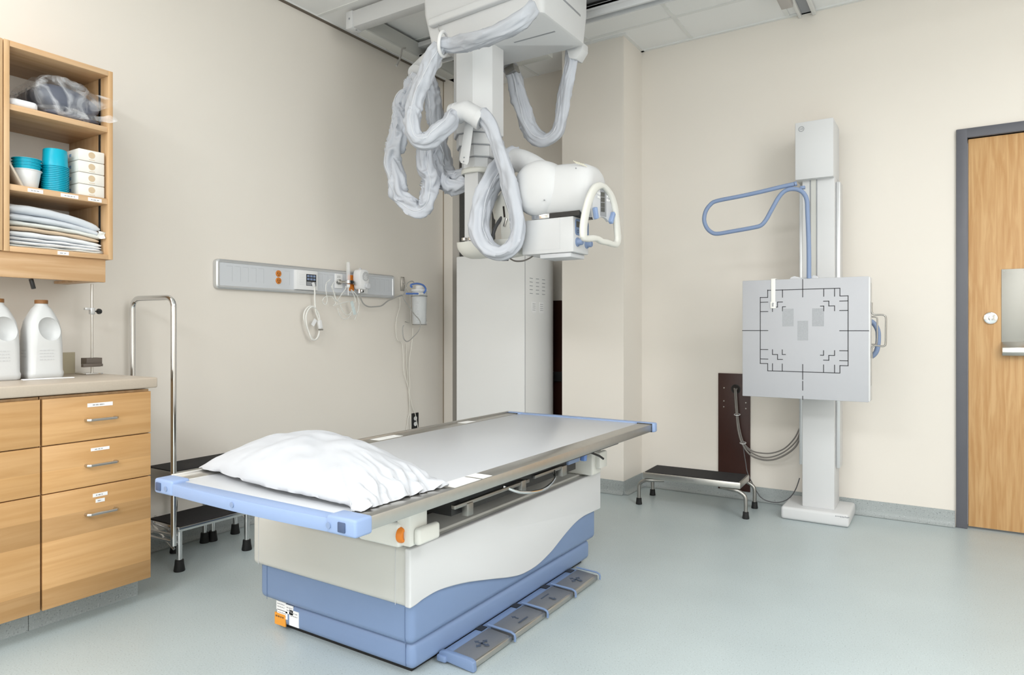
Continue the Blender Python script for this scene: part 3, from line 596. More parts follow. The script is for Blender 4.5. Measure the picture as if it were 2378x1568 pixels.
def film_tail(pts0, pts1, seed):
    def fn(u, v):
        p = Vector(spline(pts0, 10)[int(u * (len(pts0) - 1) * 10)]).lerp(Vector(spline(pts1, 10)[int(u * (len(pts1) - 1) * 10)]), v)
        p += Vector((noise.noise(p * 40 + Vector((seed, 0, 0))), 0, noise.noise(p * 40 + Vector((0, seed, 0))))) * .010 * u; return tuple(p)
    return MB().grid(fn, 20, 10).build('plastic_tail', FILM, bag, ang=80, recalc=False)
film_tail([(-2.98, 1.36, 2.06), (-2.95, 1.42, 2.055), (-2.92, 1.47, 2.045), (-2.905, 1.49, 2.04)], [(-2.97, 1.36, 1.99), (-2.95, 1.42, 1.985), (-2.92, 1.455, 2.005), (-2.905, 1.485, 2.025)], 3)
film_tail([(-2.98, 1.34, 1.965), (-2.94, 1.41, 1.962), (-2.92, 1.46, 1.972), (-2.905, 1.488, 1.972)], [(-2.97, 1.34, 1.94), (-2.94, 1.41, 1.945), (-2.92, 1.455, 1.945), (-2.905, 1.485, 1.955)], 8)
tag(MB().loft([rect_ring(-3.03, 1.165, z, .085 * s, .048 * s, .02) for z, s in ((1.9285, .9), (1.934, 1), (1.95, 1), (1.957, .95), (1.960, .7))]).build('folded_pad', mat('white_pad', (0.84, 0.85, 0.88), 0.8), ang=60), 'white folded pad on the upper shelf in front of the dark bag', 'pad')

# ------------------------------------------------------------------ counter things
def jug(cx, cy, label):
    par = thing('jug', (cx, cy, .893), label, 'jug', 'milky plastic jugs on the counter')
    secs = [(.893, .058, .066, .02), (.899, .064, .072, .024), (.915, .066, .074, .026), (.925, .063, .071, .026), (1.02, .063, .071, .03), (1.04, .063, .071, .034), (1.08, .060, .070, .036), (1.115, .052, .064, .036), (1.145, .042, .050, .034), (1.165, .030, .034, .028), (1.178, .022, .023, .0218), (1.186, .020, .020, .0199), (1.192, .020, .020, .0199)]
    b = MB().loft([rect_ring(cx, cy, z, hx * (.88 if z < 1.16 else 1), hy * (.86 if z < 1.16 else 1), r * (.86 if z < 1.16 else 1), 7) for z, hx, hy, r in secs]).build('bottle', JUG, None, ang=60)
    cut = bpy.data.objects.new('cutter', bpy.data.meshes.new('cutter')); bm = bmesh.new(); bmesh.ops.create_uvsphere(bm, u_segments=28, v_segments=16, radius=1); bm.to_mesh(cut.data); bm.free()
    C.objects.link(cut); cut.scale = (.042, .040, .048); cut.rotation_euler = (math.radians(18), 0, 0); cut.location = (cx + .055, cy + .010, 1.088)
    md = b.modifiers.new('hole', 'BOOLEAN'); md.object = cut; md.operation = 'DIFFERENCE'; md.solver = 'EXACT'
    dg = bpy.context.evaluated_depsgraph_get(); me = bpy.data.meshes.new_from_object(b.evaluated_get(dg))
    b.modifiers.clear(); b.data = me; bpy.data.objects.remove(cut)
    me.polygons.foreach_set('use_smooth', [True] * len(me.polygons)); me.set_sharp_from_angle(angle=math.radians(55))
    off = Vector(b.location) - Vector(par.location); me.transform(Matrix.Translation(off)); b.location = (0, 0, 0); b.parent = par
    MB().lathe([(.0225, 0), (.0225, .013), (.021, .0145), (0, .0145)], (cx, cy, 1.186), (0, 0, 1), 28).build('cap', JCAP, par)
    pr = MB(); scribble(pr, (cx + .0557, cy - .028, 1.005), (0, 1, 0), (0, 0, -1), .05, 4, .012, .003, (1, 0, 0), 5)
    scribble(pr, (cx - .02, cy - .0612, 1.005), (1, 0, 0), (0, 0, -1), .045, 3, .012, .003, (0, -1, 0), 8); pr.build('print', mat('faint_ink', (0.55, 0.56, 0.57), 0.6), par)
    return par
jug(-2.995, 1.240, 'milky plastic jug with brown cap, the nearer to the measuring stand')
jug(-2.995, 1.092, 'milky plastic jug with brown cap at the photo edge, half cut off')
tag(MB().obox((-2.90, 1.225, .8955), (.12, 1, 0), (1, -.12, 0), .085, .014, .0022, .0015).build('plastic_strip', WPLAS), 'white plastic strip lying on the countertop before the jugs', 'strip')
st = thing('measuring_stand', (-3.10, 1.50, .893), 'chrome rod stand with black knob on the countertop corner', 'stand')
MB().box(-3.145, -3.045, 1.43, 1.497, .8932, .8985, .001).build('base_plate', CHROME, st)
MB().cyl((-3.10, 1.478, .898), (-3.10, 1.478, 1.281), .0048, 14).build('rod', NICKEL, st)
cl = MB().box(-3.110, -3.090, 1.469, 1.487, 1.150, 1.178, .002); cl.box(-3.107, -3.093, 1.448, 1.470, 1.168, 1.178, .001); cl.build('clamp', ALU, st)
kn = MB().cyl((-3.10, 1.487, 1.163), (-3.10, 1.503, 1.163), .003, 10)
kn.lathe([(.010, 0), (.012, .003), (.012, .012), (.009, .016)], (-3.10, 1.500, 1.163), (0, 1, 0), 8); kn.build('knob', BLACKP, st)
bl = MB().box(-3.125, -3.075, 1.445, 1.508, .935, .962, .001); bl.box(-3.07, -3.05, 1.42, 1.49, .925, .938, .001); bl.box(-3.125, -3.068, 1.49, 1.508, .925, .936, .001); bl.build('sliding_block', TAUPE, st)
tag(MB().box(-3.20, -3.197, 1.355, 1.455, .8935, .985).build('upright_sheet', TANP), 'tan upright sheet standing on the countertop behind the rod stand', 'sheet')

# ------------------------------------------------------------------ headwall unit
hw = thing('headwall_rail', (LW, 2.85, 1.30), 'long grey medical headwall rail with outlets on the beige wall', 'headwall')
X0 = LW
def yz_round(y0, y1, z0, z1, r, x, n=6):
    return [(x, q[0], q[1]) for q in rect_ring((y0 + y1) / 2, (z0 + z1) / 2, 0, (y1 - y0) / 2, (z1 - z0) / 2, r, n)]
fr = MB().loft([yz_round(2.16, 3.535, 1.302, 1.460, .022, X0 + .002), yz_round(2.16, 3.535, 1.302, 1.460, .022, X0 + .028), yz_round(2.168, 3.527, 1.310, 1.452, .016, X0 + .033), yz_round(2.178, 3.517, 1.318, 1.444, .008, X0 + .031), yz_round(2.181, 3.514, 1.321, 1.441, .006, X0 + .026)])
fr.build('frame', ALU, hw)
MB().box(X0 + .003, X0 + .0275, 2.18, 3.515, 1.32, 1.442).build('face_plate', RAILG, hw)
bp = MB()
for y in (2.222, 2.272, 2.322, 2.372, 2.422, 2.522, 2.60, 2.85, 2.895, 2.94, 3.31, 3.355, 3.40, 3.445):
    bp.box(X0 + .0272, X0 + .0278, y, y + .036, 1.4255, 1.4268); bp.box(X0 + .0272, X0 + .0278, y + .035, y + .036, 1.345, 1.4268)
bp.build('blank_covers', mat('cover_line', (0.42, 0.44, 0.47), 0.5), hw)
for zz in (1.407, 1.366):
    oc = MB().lathe([(.019, 0), (.019, .003), (.017, .0045)], (X0 + .0275, 2.557, zz), (1, 0, 0), 24).build('receptacle', ORANGEB, hw)
    MB().box(X0 + .0318, X0 + .0324, 2.549, 2.552, zz - .004, zz + .008).box(X0 + .0318, X0 + .0324, 2.562, 2.565, zz - .004, zz + .006).box(X0 + .0318, X0 + .0324, 2.554, 2.560, zz - .012, zz - .007).build('slots', DARK, oc)
nc = MB().box(X0 + .02, X0 + .048, 2.667, 2.832, 1.322, 1.438, .003).build('nurse_call_panel', WPLAS, hw)
pn = MB().box(X0 + .048, X0 + .0488, 2.742, 2.818, 1.347, 1.417); pn.build('display', BLACKP, nc)
pb = MB()
for i in range(3): pb.box(X0 + .0486, X0 + .0494, 2.748 + i * .023, 2.766 + i * .023, 1.399, 1.412)
for i in range(3): pb.box(X0 + .0486, X0 + .0494, 2.748 + i * .023, 2.766 + i * .023, 1.381, 1.393)
pb.build('buttons', BLUEG, nc)
MB().box(X0 + .0486, X0 + .0494, 2.745, 2.779, 1.349, 1.372).box(X0 + .0486, X0 + .0494, 2.782, 2.815, 1.349, 1.372).build('sockets', GREYM, nc)
gm = MB()
for i in range(7): gm.box(X0 + .0478, X0 + .0484, 2.69, 2.73, 1.352 + i * .01, 1.3532 + i * .01)
gm.build('speaker_grille', GREYL, nc)
vp = MB().box(X0 + .026, X0 + .036, 2.985, 3.045, 1.345, 1.437, .003).build('gas_outlet', WPLAS, hw)
scribble(MB(), (X0 + .036, 2.998, 1.424), (0, 1, 0), (0, 0, -1), .03, 2, .008, .004, (1, 0, 0), 21).build('print', INK, vp)
vo = MB().box(X0 + .026, X0 + .036, 3.095, 3.145, 1.335, 1.437, .003).build('gas_outlet', ORANGE, hw)
vo2 = MB().box(X0 + .026, X0 + .034, 3.195, 3.27, 1.322, 1.372, .002).build('data_jack_plate', WPLAS, hw)
jk = MB()
for i in range(3): jk.box(X0 + .034, X0 + .042, 3.205, 3.225, 1.329 + i * .014, 1.340 + i * .014)
jk.build('jack', BLACKP, vo2)
# flowmeter
fm = thing('oxygen_flowmeter', (X0 + .03, 3.04, 1.30), 'clear oxygen flowmeter with black fitting plugged into the headwall rail', 'flowmeter')
MB().lathe([(.014, 0), (.016, .004), (.016, .018), (.010, .024)], (X0 + .036, 3.005, 1.385), (1, 0, 0), 24).build('adapter', STEELD, fm)
MB().cyl((X0 + .06, 3.005, 1.385), (X0 + .06, 3.06, 1.385), .008, 16).build('stem', NICKEL, fm)
MB().lathe([(.0125, 0), (.0125, .1), (.011, .118), (.008, .12)], (X0 + .07, 3.06, 1.395), (0, 0, 1), 24).build('gauge_tube', CLEAR, fm)
MB().lathe([(.013, 0), (.013, .02)], (X0 + .07, 3.06, 1.378), (0, 0, 1), 20).build('gauge_base', ALU, fm)
MB().lathe([(.0115, 0), (.0115, .024)], (X0 + .07, 3.073, 1.388), (0, 1, 0), 20).build('knob', BLACKP, fm)
MB().lathe([(.010, 0), (.012, .02)], (X0 + .07, 3.06, 1.352), (0, 0, 1), 16).build('nut', WPLAS, fm)
MB().lathe([(.0035, 0), (.006, .05)], (X0 + .07, 3.06, 1.302), (0, 0, 1), 12).build('barb', FROST, fm)
# suction regulator
rg = thing('suction_regulator', (X0 + .08, 3.17, 1.33), 'white suction regulator with round dial and knob on the headwall rail', 'regulator')
rings = []
for x, s in ((X0 + .045, .85), (X0 + .05, 1), (X0 + .10, 1), (X0 + .108, .96), (X0 + .11, .85)):
    prof = []
    for k in range(36):
        a = 2 * math.pi * k / 36; yy = .043 * math.cos(a); zz = .068 * math.sin(a)
        yy = math.copysign(abs(math.cos(a)) ** .6, math.cos(a)) * .043; zz = math.copysign(abs(math.sin(a)) ** .6, math.sin(a)) * .066
        prof.append((x, 3.165 + yy * s * (1 if zz > -.02 else .88), 1.408 + zz * s))
    rings.append(prof)
MB().loft(rings).build('housing', WPLAS, rg, ang=50)
dl = MB().lathe([(.030, 0), (.030, .005), (.028, .006)], (X0 + .110, 3.168, 1.428), (1, 0, 0), 32).build('dial', WHITE, rg)
rm = MB(); rm.tube([(X0 + .1163, 3.168 + .026 * math.cos(a), 1.428 + .026 * math.sin(a)) for a in [2 * math.pi * k / 32 for k in range(32)]], .0011, 6, closed=True)
rm.tube([(X0 + .1163, 3.168 + .018 * math.cos(a), 1.428 + .018 * math.sin(a)) for a in [math.radians(-40 + 260 * k / 24) for k in range(25)]], .001, 6)
rm.tube([(X0 + .1166, 3.168, 1.428), (X0 + .1166, 3.176, 1.438)], .0012, 6); rm.build('dial_marks', INK, dl)
MB().lathe([(.019, 0), (.019, .02), (.016, .024)], (X0 + .108, 3.180, 1.366), (1, 0, 0), 24).build('knob', GREYL, rg)
MB().cyl((X0 + .07, 3.165, 1.47), (X0 + .07, 3.165, 1.482), .008, 14).build('cap', GREYL, rg)
MB().cyl((X0 + .036, 3.12, 1.385), (X0 + .06, 3.12, 1.385), .011, 18).build('probe', STEELD, rg)
MB().cyl((X0 + .075, 3.15, 1.32), (X0 + .075, 3.15, 1.345), .009, 14).cyl((X0 + .075, 3.172, 1.33), (X0 + .075, 3.172, 1.345), .007, 14).build('port', CHROME, rg)
def line_thing(name, keys, r, m, label, cat, per=8, n=10):
    mb = MB()
    for k in keys: mb.tube(spline(D[k], per), r, n)
    return tag(mb.build(name, m, ang=60), label, cat)
cc = thing('call_cord', (X0 + .06, 2.82, 1.13), 'coiled white nurse call cord hanging from the headwall rail', 'cord')
MB().tube(spline(D['call_cord'], 8), .0048, 10).build('cable', CABLEW, cc); MB().tube(spline(D['call_cord2'], 8), .0048, 10).build('cable', CABLEW, cc)
a, b = Vector(D['call_button'][0]), Vector(D['call_button'][1])
MB().obox((a + b) / 2, b - a, (1, 0, 0), (b - a).length / 2, .010, .013, .005, 3).build('button_housing', WPLAS, cc)
MB().obox((a + b) / 2 + Vector((.0, -.045, .012)), (0, .7, 1), (1, 0, 0), .022, .001, .012).build('paper_tag', LABELW, cc)
MB().obox(b + (b - a).normalized() * .006, (0, 1, 0), (1, 0, 0), .015, .006, .004, .001).build('clip', STEELD, cc)
p0 = Vector(D['call_cord'][0]); MB().obox(p0, (0, .5, -1), (1, 0, 0), .013, .008, .008, .002).build('plug', WPLAS, cc)
ot = thing('oxygen_tubing', (X0 + .07, 3.0, 1.2), 'loose coils of clear oxygen tubing hanging below the flowmeter', 'tubing')
for k in ('clear_tube_a', 'clear_tube_b', 'clear_tube_c', 'clear_tube_d', 'clear_tube_e', 'clear_tube_f'): MB().tube(spline(D[k], 10), .0032, 8).build('tube', CLEAR2, ot, ang=60)
q = [Vector(D['clear_tube_c'][9]), Vector(D['clear_tube_d'][6])]
MB().obox((Vector(D['clear_tube_c'][8]) + Vector(D['clear_tube_c'][9])) / 2 + Vector((.01, .0, .01)), (0, -.35, 1), (1, 0, 0), .045, .0008, .012).build('paper_wrapper', mat('pale_green_print', (0.62, 0.70, 0.70), 0.6, noise_amt=.2, noise_scale=60), ot)
line_thing('suction_hose', ['suction_tube'], .0045, TUBEG, 'thin grey suction hose sagging from the regulator to the canister', 'hose')
# suction canister
sb = thing('canister_bracket', (X0, 3.64, 1.13), 'chrome wire bracket on the wall holding the suction canister', 'bracket')
cyy, cxx = 3.70, X0 + .115
MB().box(X0 + .001, X0 + .006, 3.625, 3.665, 1.36, 1.46, .002).box(X0 + .006, X0 + .012, 3.635, 3.64, 1.36, 1.455, .001).box(X0 + .006, X0 + .012, 3.655, 3.66, 1.36, 1.455, .001).build('wall_plate', NICKEL, sb)
wr = MB(); ring = [(cxx + .056 * math.cos(a), cyy + .056 * math.sin(a), 1.322) for a in [2 * math.pi * k / 32 for k in range(32)]]; wr.tube(ring, .0022, 8, closed=True)
ring = [(cxx + .052 * math.cos(a), cyy + .052 * math.sin(a), 1.118) for a in [2 * math.pi * k / 32 for k in range(32)]]; wr.tube(ring, .0022, 8, closed=True)
wr.tube([(X0 + .004, 3.645, 1.42), (X0 + .03, 3.65, 1.40), (X0 + .06, 3.665, 1.33), (X0 + .062, 3.668, 1.125), (X0 + .02, 3.655, 1.14)], .0024, 8)
wr.tube([(cxx + .05, cyy + .02, 1.118), (cxx + .053, cyy + .02, 1.145), (cxx + .02, cyy + .053, 1.145), (cxx + .02, cyy + .052, 1.118)], .002, 8)
wr.tube([(cxx - .05, cyy, 1.118), (cxx + .05, cyy, 1.118)], .002, 8); wr.build('wire_basket', STEELD, sb)
cn = thing('suction_canister', (cxx, cyy, 1.121), 'clear graduated suction canister with white lid in the wall bracket', 'canister')
MB().lathe([(.0, 0), (.046, 0), (.048, .004), (.0525, .2), (.0535, .236), (.051, .236), (.050, .2), (.0455, .006), (0, .005)], (cxx, cyy, 1.121), (0, 0, 1), 36, caps=False).build('cup', FROST, cn)
MB().lathe([(.058, 0), (.059, .004), (.057, .012), (.03, .014), (.028, .038), (.02, .042), (0, .042)], (cxx, cyy, 1.357), (0, 0, 1), 36).build('lid', WPLAS, cn)
gr = MB()
for i in range(9):
    z = 1.14 + i * .02
    gr.tube([(cxx + .0535 * math.cos(a), cyy + .0535 * math.sin(a), z) for a in [math.radians(-75 + 20 * k / 5) for k in range(6)]], .0008, 5)
gr.build('graduations', LABELW, cn)
MB().tube(spline(D['blue_tube'], 10), .0065, 12).build('blue_tube', TUBEB, cn, ang=60)
MB().cyl(Vector(D['blue_tube'][7]) + Vector((.004, .012, 0)), Vector(D['blue_tube'][8]) + Vector((.004, .03, 0)), .0078, 14).build('connector', CABLEW, cn)
line_thing('patient_tubing', ['suction_tube2', 'suction_tube3'], .0035, TUBEG, 'thin pale tubing looped in front of the suction canister', 'tubing')
line_thing('clear_line', ['thin_line_a', 'thin_line_b', 'thin_line_d'], .0026, mat('pale_tubing', (0.78, 0.75, 0.68), 0.3), 'pale thin lines hanging from the canister down to the wall outlet', 'tubing')
wo = thing('wall_outlet', (X0, 3.782, .35), 'black wall outlet with two white sockets low on the beige wall', 'outlet')
MB().box(X0 + .001, X0 + .006, 3.745, 3.820, .352, .472, .002).build('cover_plate', BLACKP, wo)
for zz in (.432, .392): MB().lathe([(.016, 0), (.016, .003)], (X0 + .006, 3.782, zz), (1, 0, 0), 20).build('socket', WPLAS, wo)

# ------------------------------------------------------------------ step stool with handrail (near the counter)
hs = thing('handrail_step_stool', (-3.02, 1.9, 0), 'chrome two-step stool with tall handrail standing beside the base cabinet', 'stool')
LEGS = [(-2.89, 1.747, .20), (-2.887, 2.093, .20), (-3.147, 1.88, .41), (-3.17, 2.227, .41), (-3.168, 2.05, .20), (-3.158, 2.088, .20)]
for x, y, z in LEGS:
    lg = MB().cyl((x, y, .035), (x, y, z), .0125, 16).build('leg', CHROME, hs)
    MB().lathe([(.023, 0), (.024, .004), (.020, .03), (.0185, .05), (.0125, .052)], (x, y, 0), (0, 0, 1), 20).build('rubber_foot', BLACK, lg)
st1 = MB().box(-3.12, -2.872, 1.735, 2.105, .178, .200, .004).build('lower_step', CHROME, hs); MB().box(-3.115, -2.876, 1.74, 2.10, .200, .2045, .001).build('tread', MATTOP, st1)
st2 = MB().box(-3.25, -3.02, 1.795, 2.25, .372, .418, .004).build('upper_step', STEELD, hs); MB().box(-3.245, -3.026, 1.80, 2.245, .418, .4225, .001).build('tread', MATTOP, st2)
MB().tube([Vector(p) for p in D['handrail']], .0125, 16).build('handrail', CHROME, hs)
for z in (.135, .165): MB().tube([(-3.19, 1.705, z), (-2.89, 1.725, z), (-2.89, 1.745, z)], .007, 10).build('brace', CHROME, hs)
MB().tube([(-2.887, 2.093, .15), (-3.17, 2.227, .15)], .009, 10).build('brace', CHROME, hs); MB().tube([(-2.89, 1.747, .12), (-3.147, 1.88, .12)], .009, 10).build('brace', CHROME, hs)
MB().tube([(-3.25, 1.80, .17), (-3.02, 1.80, .06)], .006, 8).build('brace', CHROME, hs); MB().tube([(-3.25, 1.84, .17), (-3.02, 1.84, .06)], .006, 8).build('brace', CHROME, hs)

# ------------------------------------------------------------------ x-ray table
tb = thing('xray_table', (-1.74, 2.24, 0), 'long blue and white x-ray table with steel rails in the middle of the room', 'table')
ZT = .64
MB().box(-2.02, -1.42, 1.63, 2.82, 0, .022).build('base_plate', BLACK, tb)
pl = MB().box(-2.045, -1.388, 1.60, 2.845, .018, .107, .022, 4).build('plinth', BLUE, tb)
MB().box(-2.105, -1.374, 1.578, 2.88, .107, .40, .024, 4).build('lower_body', BLUE, tb)
ss = MB(); ss.box(-2.06, -2.0595, 1.5765, 1.578, .11, .23); ss.box(-1.402, -1.4005, 1.5768, 1.579, .115, .225); ss.box(-1.418, -1.4165, 1.598, 1.6005, .03, .1)
ss.build('panel_joint', mat('blue_joint', (0.10, 0.15, 0.27), 0.6), tb)
# white upper body: far/near/left shells + wavy side panel
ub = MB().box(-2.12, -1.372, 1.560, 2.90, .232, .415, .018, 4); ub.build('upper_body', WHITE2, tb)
wave = [(1.556, .236), (1.586, .2385), (1.624, .2445), (1.703, .246), (1.831, .227), (1.973, .194), (2.06, .172), (2.131, .155), (2.19, .1445), (2.246, .141), (2.31, .1425), (2.371, .152), (2.44, .168), (2.506, .191), (2.58, .215), (2.652, .233), (2.71, .241), (2.762, .243), (2.906, .239)]
wv = [(0, p.x, p.y) for p in spline([Vector((y, z, 0)) for y, z in wave], 5)]
poly = [(-1.385, 1.556, .416)] + [(-1.385, p[1], p[2]) for p in wv] + [(-1.385, 2.906, .416)]
MB().prism(poly, (.024, 0, 0), .010, 3).build('side_panel', WHITE, tb, ang=30)
jj = MB().box(-1.425, -1.424, 1.5588, 1.5605, .235, .41); jj.box(-2.085, -2.084, 1.5588, 1.5605, .235, .41); jj.build('panel_seam', GREYL, tb)
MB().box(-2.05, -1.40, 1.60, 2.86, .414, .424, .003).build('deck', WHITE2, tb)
MB().box(-1.93, -1.55, 1.72, 2.72, .424, .565).build('lift_column', DARK, tb)
MB().box(-1.93, -1.225, 1.62, 2.80, .572, .604).box(-1.93, -1.285, 1.66, 2.5, .505, .573).build('under_frame', BLACKP, tb)
# tabletop with steel rails
MB().box(-1.905, -1.19, 1.15, 3.02, .606, .6385, .002).build('tabletop', TOPG, tb)
def rail(x0, x1, name):
    MB().box(x0, x1, 1.155, 3.018, .605, .641, .005, 2).build(name, STEEL, tb)
rail(-1.218, -1.147, 'side_rail'); rail(-1.952, -1.890, 'side_rail')
ls = MB().box(-1.957, -1.949, 1.155, 3.018, .628, .650, .003); ls.build('rail_lip', STEEL, tb)
for y0, y1, x0, x1 in ((1.505, 1.63, -1.214, -1.151), (1.642, 1.69, -1.214, -1.151), (1.98, 2.12, -1.944, -1.893), (2.56, 2.64, -1.944, -1.893)):
    MB().box(x0, x1, y0, y1, .6412, .6418).build('tape_label', TAPE, tb)
# end caps
def endcap(y_in, y_out, name):
    s = 1 if y_out > y_in else -1
    bow = .014 * s
    outl = [(-1.958, y_in), (-1.958, y_out - s * .008), (-1.952, y_out)] + [(-1.952 + (.812) * k / 12, y_out + bow * math.sin(math.pi * k / 12)) for k in range(1, 12)] + [(-1.146, y_out), (-1.138, y_out - s * .010), (-1.138, y_in)]
    m = MB().prism([(x, y, .604) for x, y in outl], (0, 0, .034 if s < 0 else .040), .003, 2)
    return m.build(name, BLUEL, tb)
e1 = endcap(1.152, 1.115, 'end_cap'); e2 = endcap(3.02, 3.05, 'end_cap')
for ec, yo, yi in ((e1, 1.108, 1.165), (e2, 3.045, 3.008)):
    ys = sorted((yo, yi))
    for x0, x1 in ((-1.962, -1.872), (-1.232, -1.134)): MB().box(x0, x1, ys[0], ys[1], .603, .6465, .007, 3).build('corner_block', BLUEL, ec)
for x in (-1.938, -1.178): MB().box(x - .012, x + .012, 1.1045, 1.1085, .612, .636, .002).build('socket', mat('dark_blue_socket', (0.06, 0.09, 0.17), 0.5), e1)
bo = MB()
for x, yo in ((-1.90, 1.1085), (-1.58, 1.1015), (-1.222, 1.1085)): MB().lathe([(.0075, 0), (.0075, .003)], (x, yo, .622), (0, -1, 0), 16).build('screw_cap', BLUEG, e1)
for x0, x1 in ((-1.953, -1.888), (-1.220, -1.146)): MB().box(x0, x1, 3.0045, 3.0085, .604, .6435).build('gasket', BLACKP, tb)
# brackets under the rail
bk = MB().box(-1.50, -1.335, 1.47, 1.60, .443, .515, .010, 3).box(-1.345, -1.272, 1.50, 1.575, .446, .60, .006).box(-1.29, -1.255, 1.455, 1.575, .455, .50, .008)
bk = MB().box(-1.50, -1.335, 1.475, 1.60, .446, .518, .010, 3).build('support_bracket', CREAM, tb)
MB().box(-1.352, -1.300, 1.485, 1.565, .452, .604, .006).box(-1.302, -1.278, 1.50, 1.60, .455, .505, .010, 3).build('support_bracket', CREAM, tb)
eb = MB().lathe([(.024, 0), (.024, .008), (.020, .016), (.014, .018), (.011, .014), (0, .014)], (-1.338, 1.490, .484), (1, 0, 0), 28); eb.build('emergency_button', ORANGE, tb)
MB().box(-1.50, -1.325, 2.745, 2.84, .425, .604, .010, 3).box(-1.327, -1.30, 2.77, 2.85, .455, .53, .008).build('support_bracket', CREAM, tb)
MB().lathe([(.008, 0), (.008, .004)], (-1.40, 2.745, .535), (0, -1, 0), 14).build('hinge_pin', BLACKP, tb)
# detector tray mechanism
mc = MB()
mc.obox((-1.262, 1.86, .540), (0, 1, 0), (1, 0, 0), .22, .008, .006, .002); mc.box(-1.275, -1.25, 1.70, 1.73, .50, .54, .002); mc.box(-1.275, -1.25, 2.02, 2.05, .505, .55, .002)
mc.obox((-1.262, 2.24, .545), (0, 1, 0), (1, 0, 0), .12, .008, .006, .002); mc.box(-1.275, -1.25, 2.32, 2.36, .51, .55, .002); mc.build('tray_rail', STEELD, tb)
MB().tube(spline([(-1.27, 1.93, .548), (-1.235, 1.98, .522), (-1.215, 2.06, .510), (-1.215, 2.14, .510), (-1.235, 2.23, .524), (-1.26, 2.27, .545)], 8), .0055, 10).build('tray_handle', CHROME, tb)
MB().box(-1.30, -1.275, 2.42, 2.52, .535, .575, .003).build('tray_latch', BLUEG, tb); MB().obox((-1.285, 2.575, .548), (0, .15, 1), (1, 0, 0), .022, .012, .012, .005, 3).build('release_lever', BLUED, tb)
MB().tube([(-1.30, 2.66, .55), (-1.28, 2.72, .525), (-1.27, 2.74, .51)], .005, 8).build('cable_clip', BLACKP, tb)
# pedals
pf = MB().box(-1.39, -1.352, 1.715, 2.66, .006, .028, .006, 2).build('pedal_bar', BLUE, tb)
PY0 = [1.745, 1.977, 2.205, 2.432]
for i, y0 in enumerate(PY0):
    y1 = y0 + .216; pd = MB().prism([(-1.352, y0, .032), (-1.262, y0, .026), (-1.256, y0, .022), (-1.256, y0, .006), (-1.352, y0, .008)], (0, y1 - y0, 0), .003).build('pedal', PEDAL, tb)
    MB().prism([(-1.262, y0, .0275), (-1.254, y0, .024), (-1.254, y0, .006), (-1.259, y0, .006)], (0, y1 - y0, 0), .002).build('pedal_edge', STEEL, pd)
    yc = (y0 + y1) / 2; sy = MB(); xc = -1.305; zz = .0298
    def arrow(cx, cy, dx, dy, L):
        px, py = -dy, dx
        sy.prism([(cx + px * .003, cy + py * .003, zz), (cx + dx * L + px * .003, cy + dy * L + py * .003, zz), (cx + dx * L - px * .003, cy + dy * L - py * .003, zz), (cx - px * .003, cy - py * .003, zz)], (0, 0, .0012))
        sy.prism([(cx + dx * L + px * .010, cy + dy * L + py * .010, zz), (cx + dx * (L + .014), cy + dy * (L + .014), zz), (cx + dx * L - px * .010, cy + dy * L - py * .010, zz)], (0, 0, .0012))
    if i in (0, 3):
        for dx, dy in ((1, 0), (-1, 0), (0, 1), (0, -1)): arrow(xc, yc, dx, dy, .018)
    else:
        arrow(xc, yc, -1 if i == 1 else 1, 0, .018); sy.box(xc - .003 + (.02 if i == 1 else -.02), xc + .003 + (.02 if i == 1 else -.02), yc - .03, yc + .03, zz, zz + .0012)
    sy.build('arrow_symbol', mat('pedal_symbol', (0.07, 0.09, 0.13), 0.5), pd)
for y, r_ in ((1.969, .0045), (2.198, .0045), (2.426, .0045), (2.654, .0035)):
    MB().tube([(-1.36, y, .037), (-1.262, y, .034), (-1.249, y, .029), (-1.246, y, .020), (-1.247, y, .006)], r_, 10).build('pedal_guard', BLUE, tb)
MB().prism([(-1.385, 1.722, .012), (-1.385, 1.722, .036), (-1.36, 1.722, .043), (-1.262, 1.722, .039), (-1.247, 1.722, .033), (-1.244, 1.722, .002), (-1.262, 1.722, .002)], (0, .020, 0), .004).build('pedal_end_plate', BLUE, tb)
for y in (1.93, 2.16, 2.385, 2.60): MB().box(-1.387, -1.36, y, y + .035, .016, .031).build('pedal_hinge', BLACKP, tb)
# stickers on the near end of the plinth
for y_, (x0, x1, z0, z1), m_, sd in ((0, (-2.035, -1.985, .072, .104), LABELW, 31), (0, (-2.03, -1.975, .046, .074), LABELW, 32), (0, (-1.985, -1.945, .068, .100), LABELW, 33), (0, (-1.965, -1.915, .030, .085), LABELW, 34), (0, (-2.043, -1.985, .006 + .012, .060), mat('orange_sticker', (0.80, 0.33, 0.04), 0.5), 35)):
    dd = .0015 if sd != 35 else .0025
    s_ = MB().box(x0, x1, 1.60 - dd, 1.602, z0, z1).build('sticker', m_, tb)
    scribble(MB(), (x0 + .006, 1.60 - dd, z1 - .008), (1, 0, 0), (0, 0, -1), (x1 - x0) * .75, 2 if sd != 35 else 1, .010, .003 if sd != 35 else .006, (0, -1, 0), sd).build('print', INK if sd != 35 else JCAP, s_)

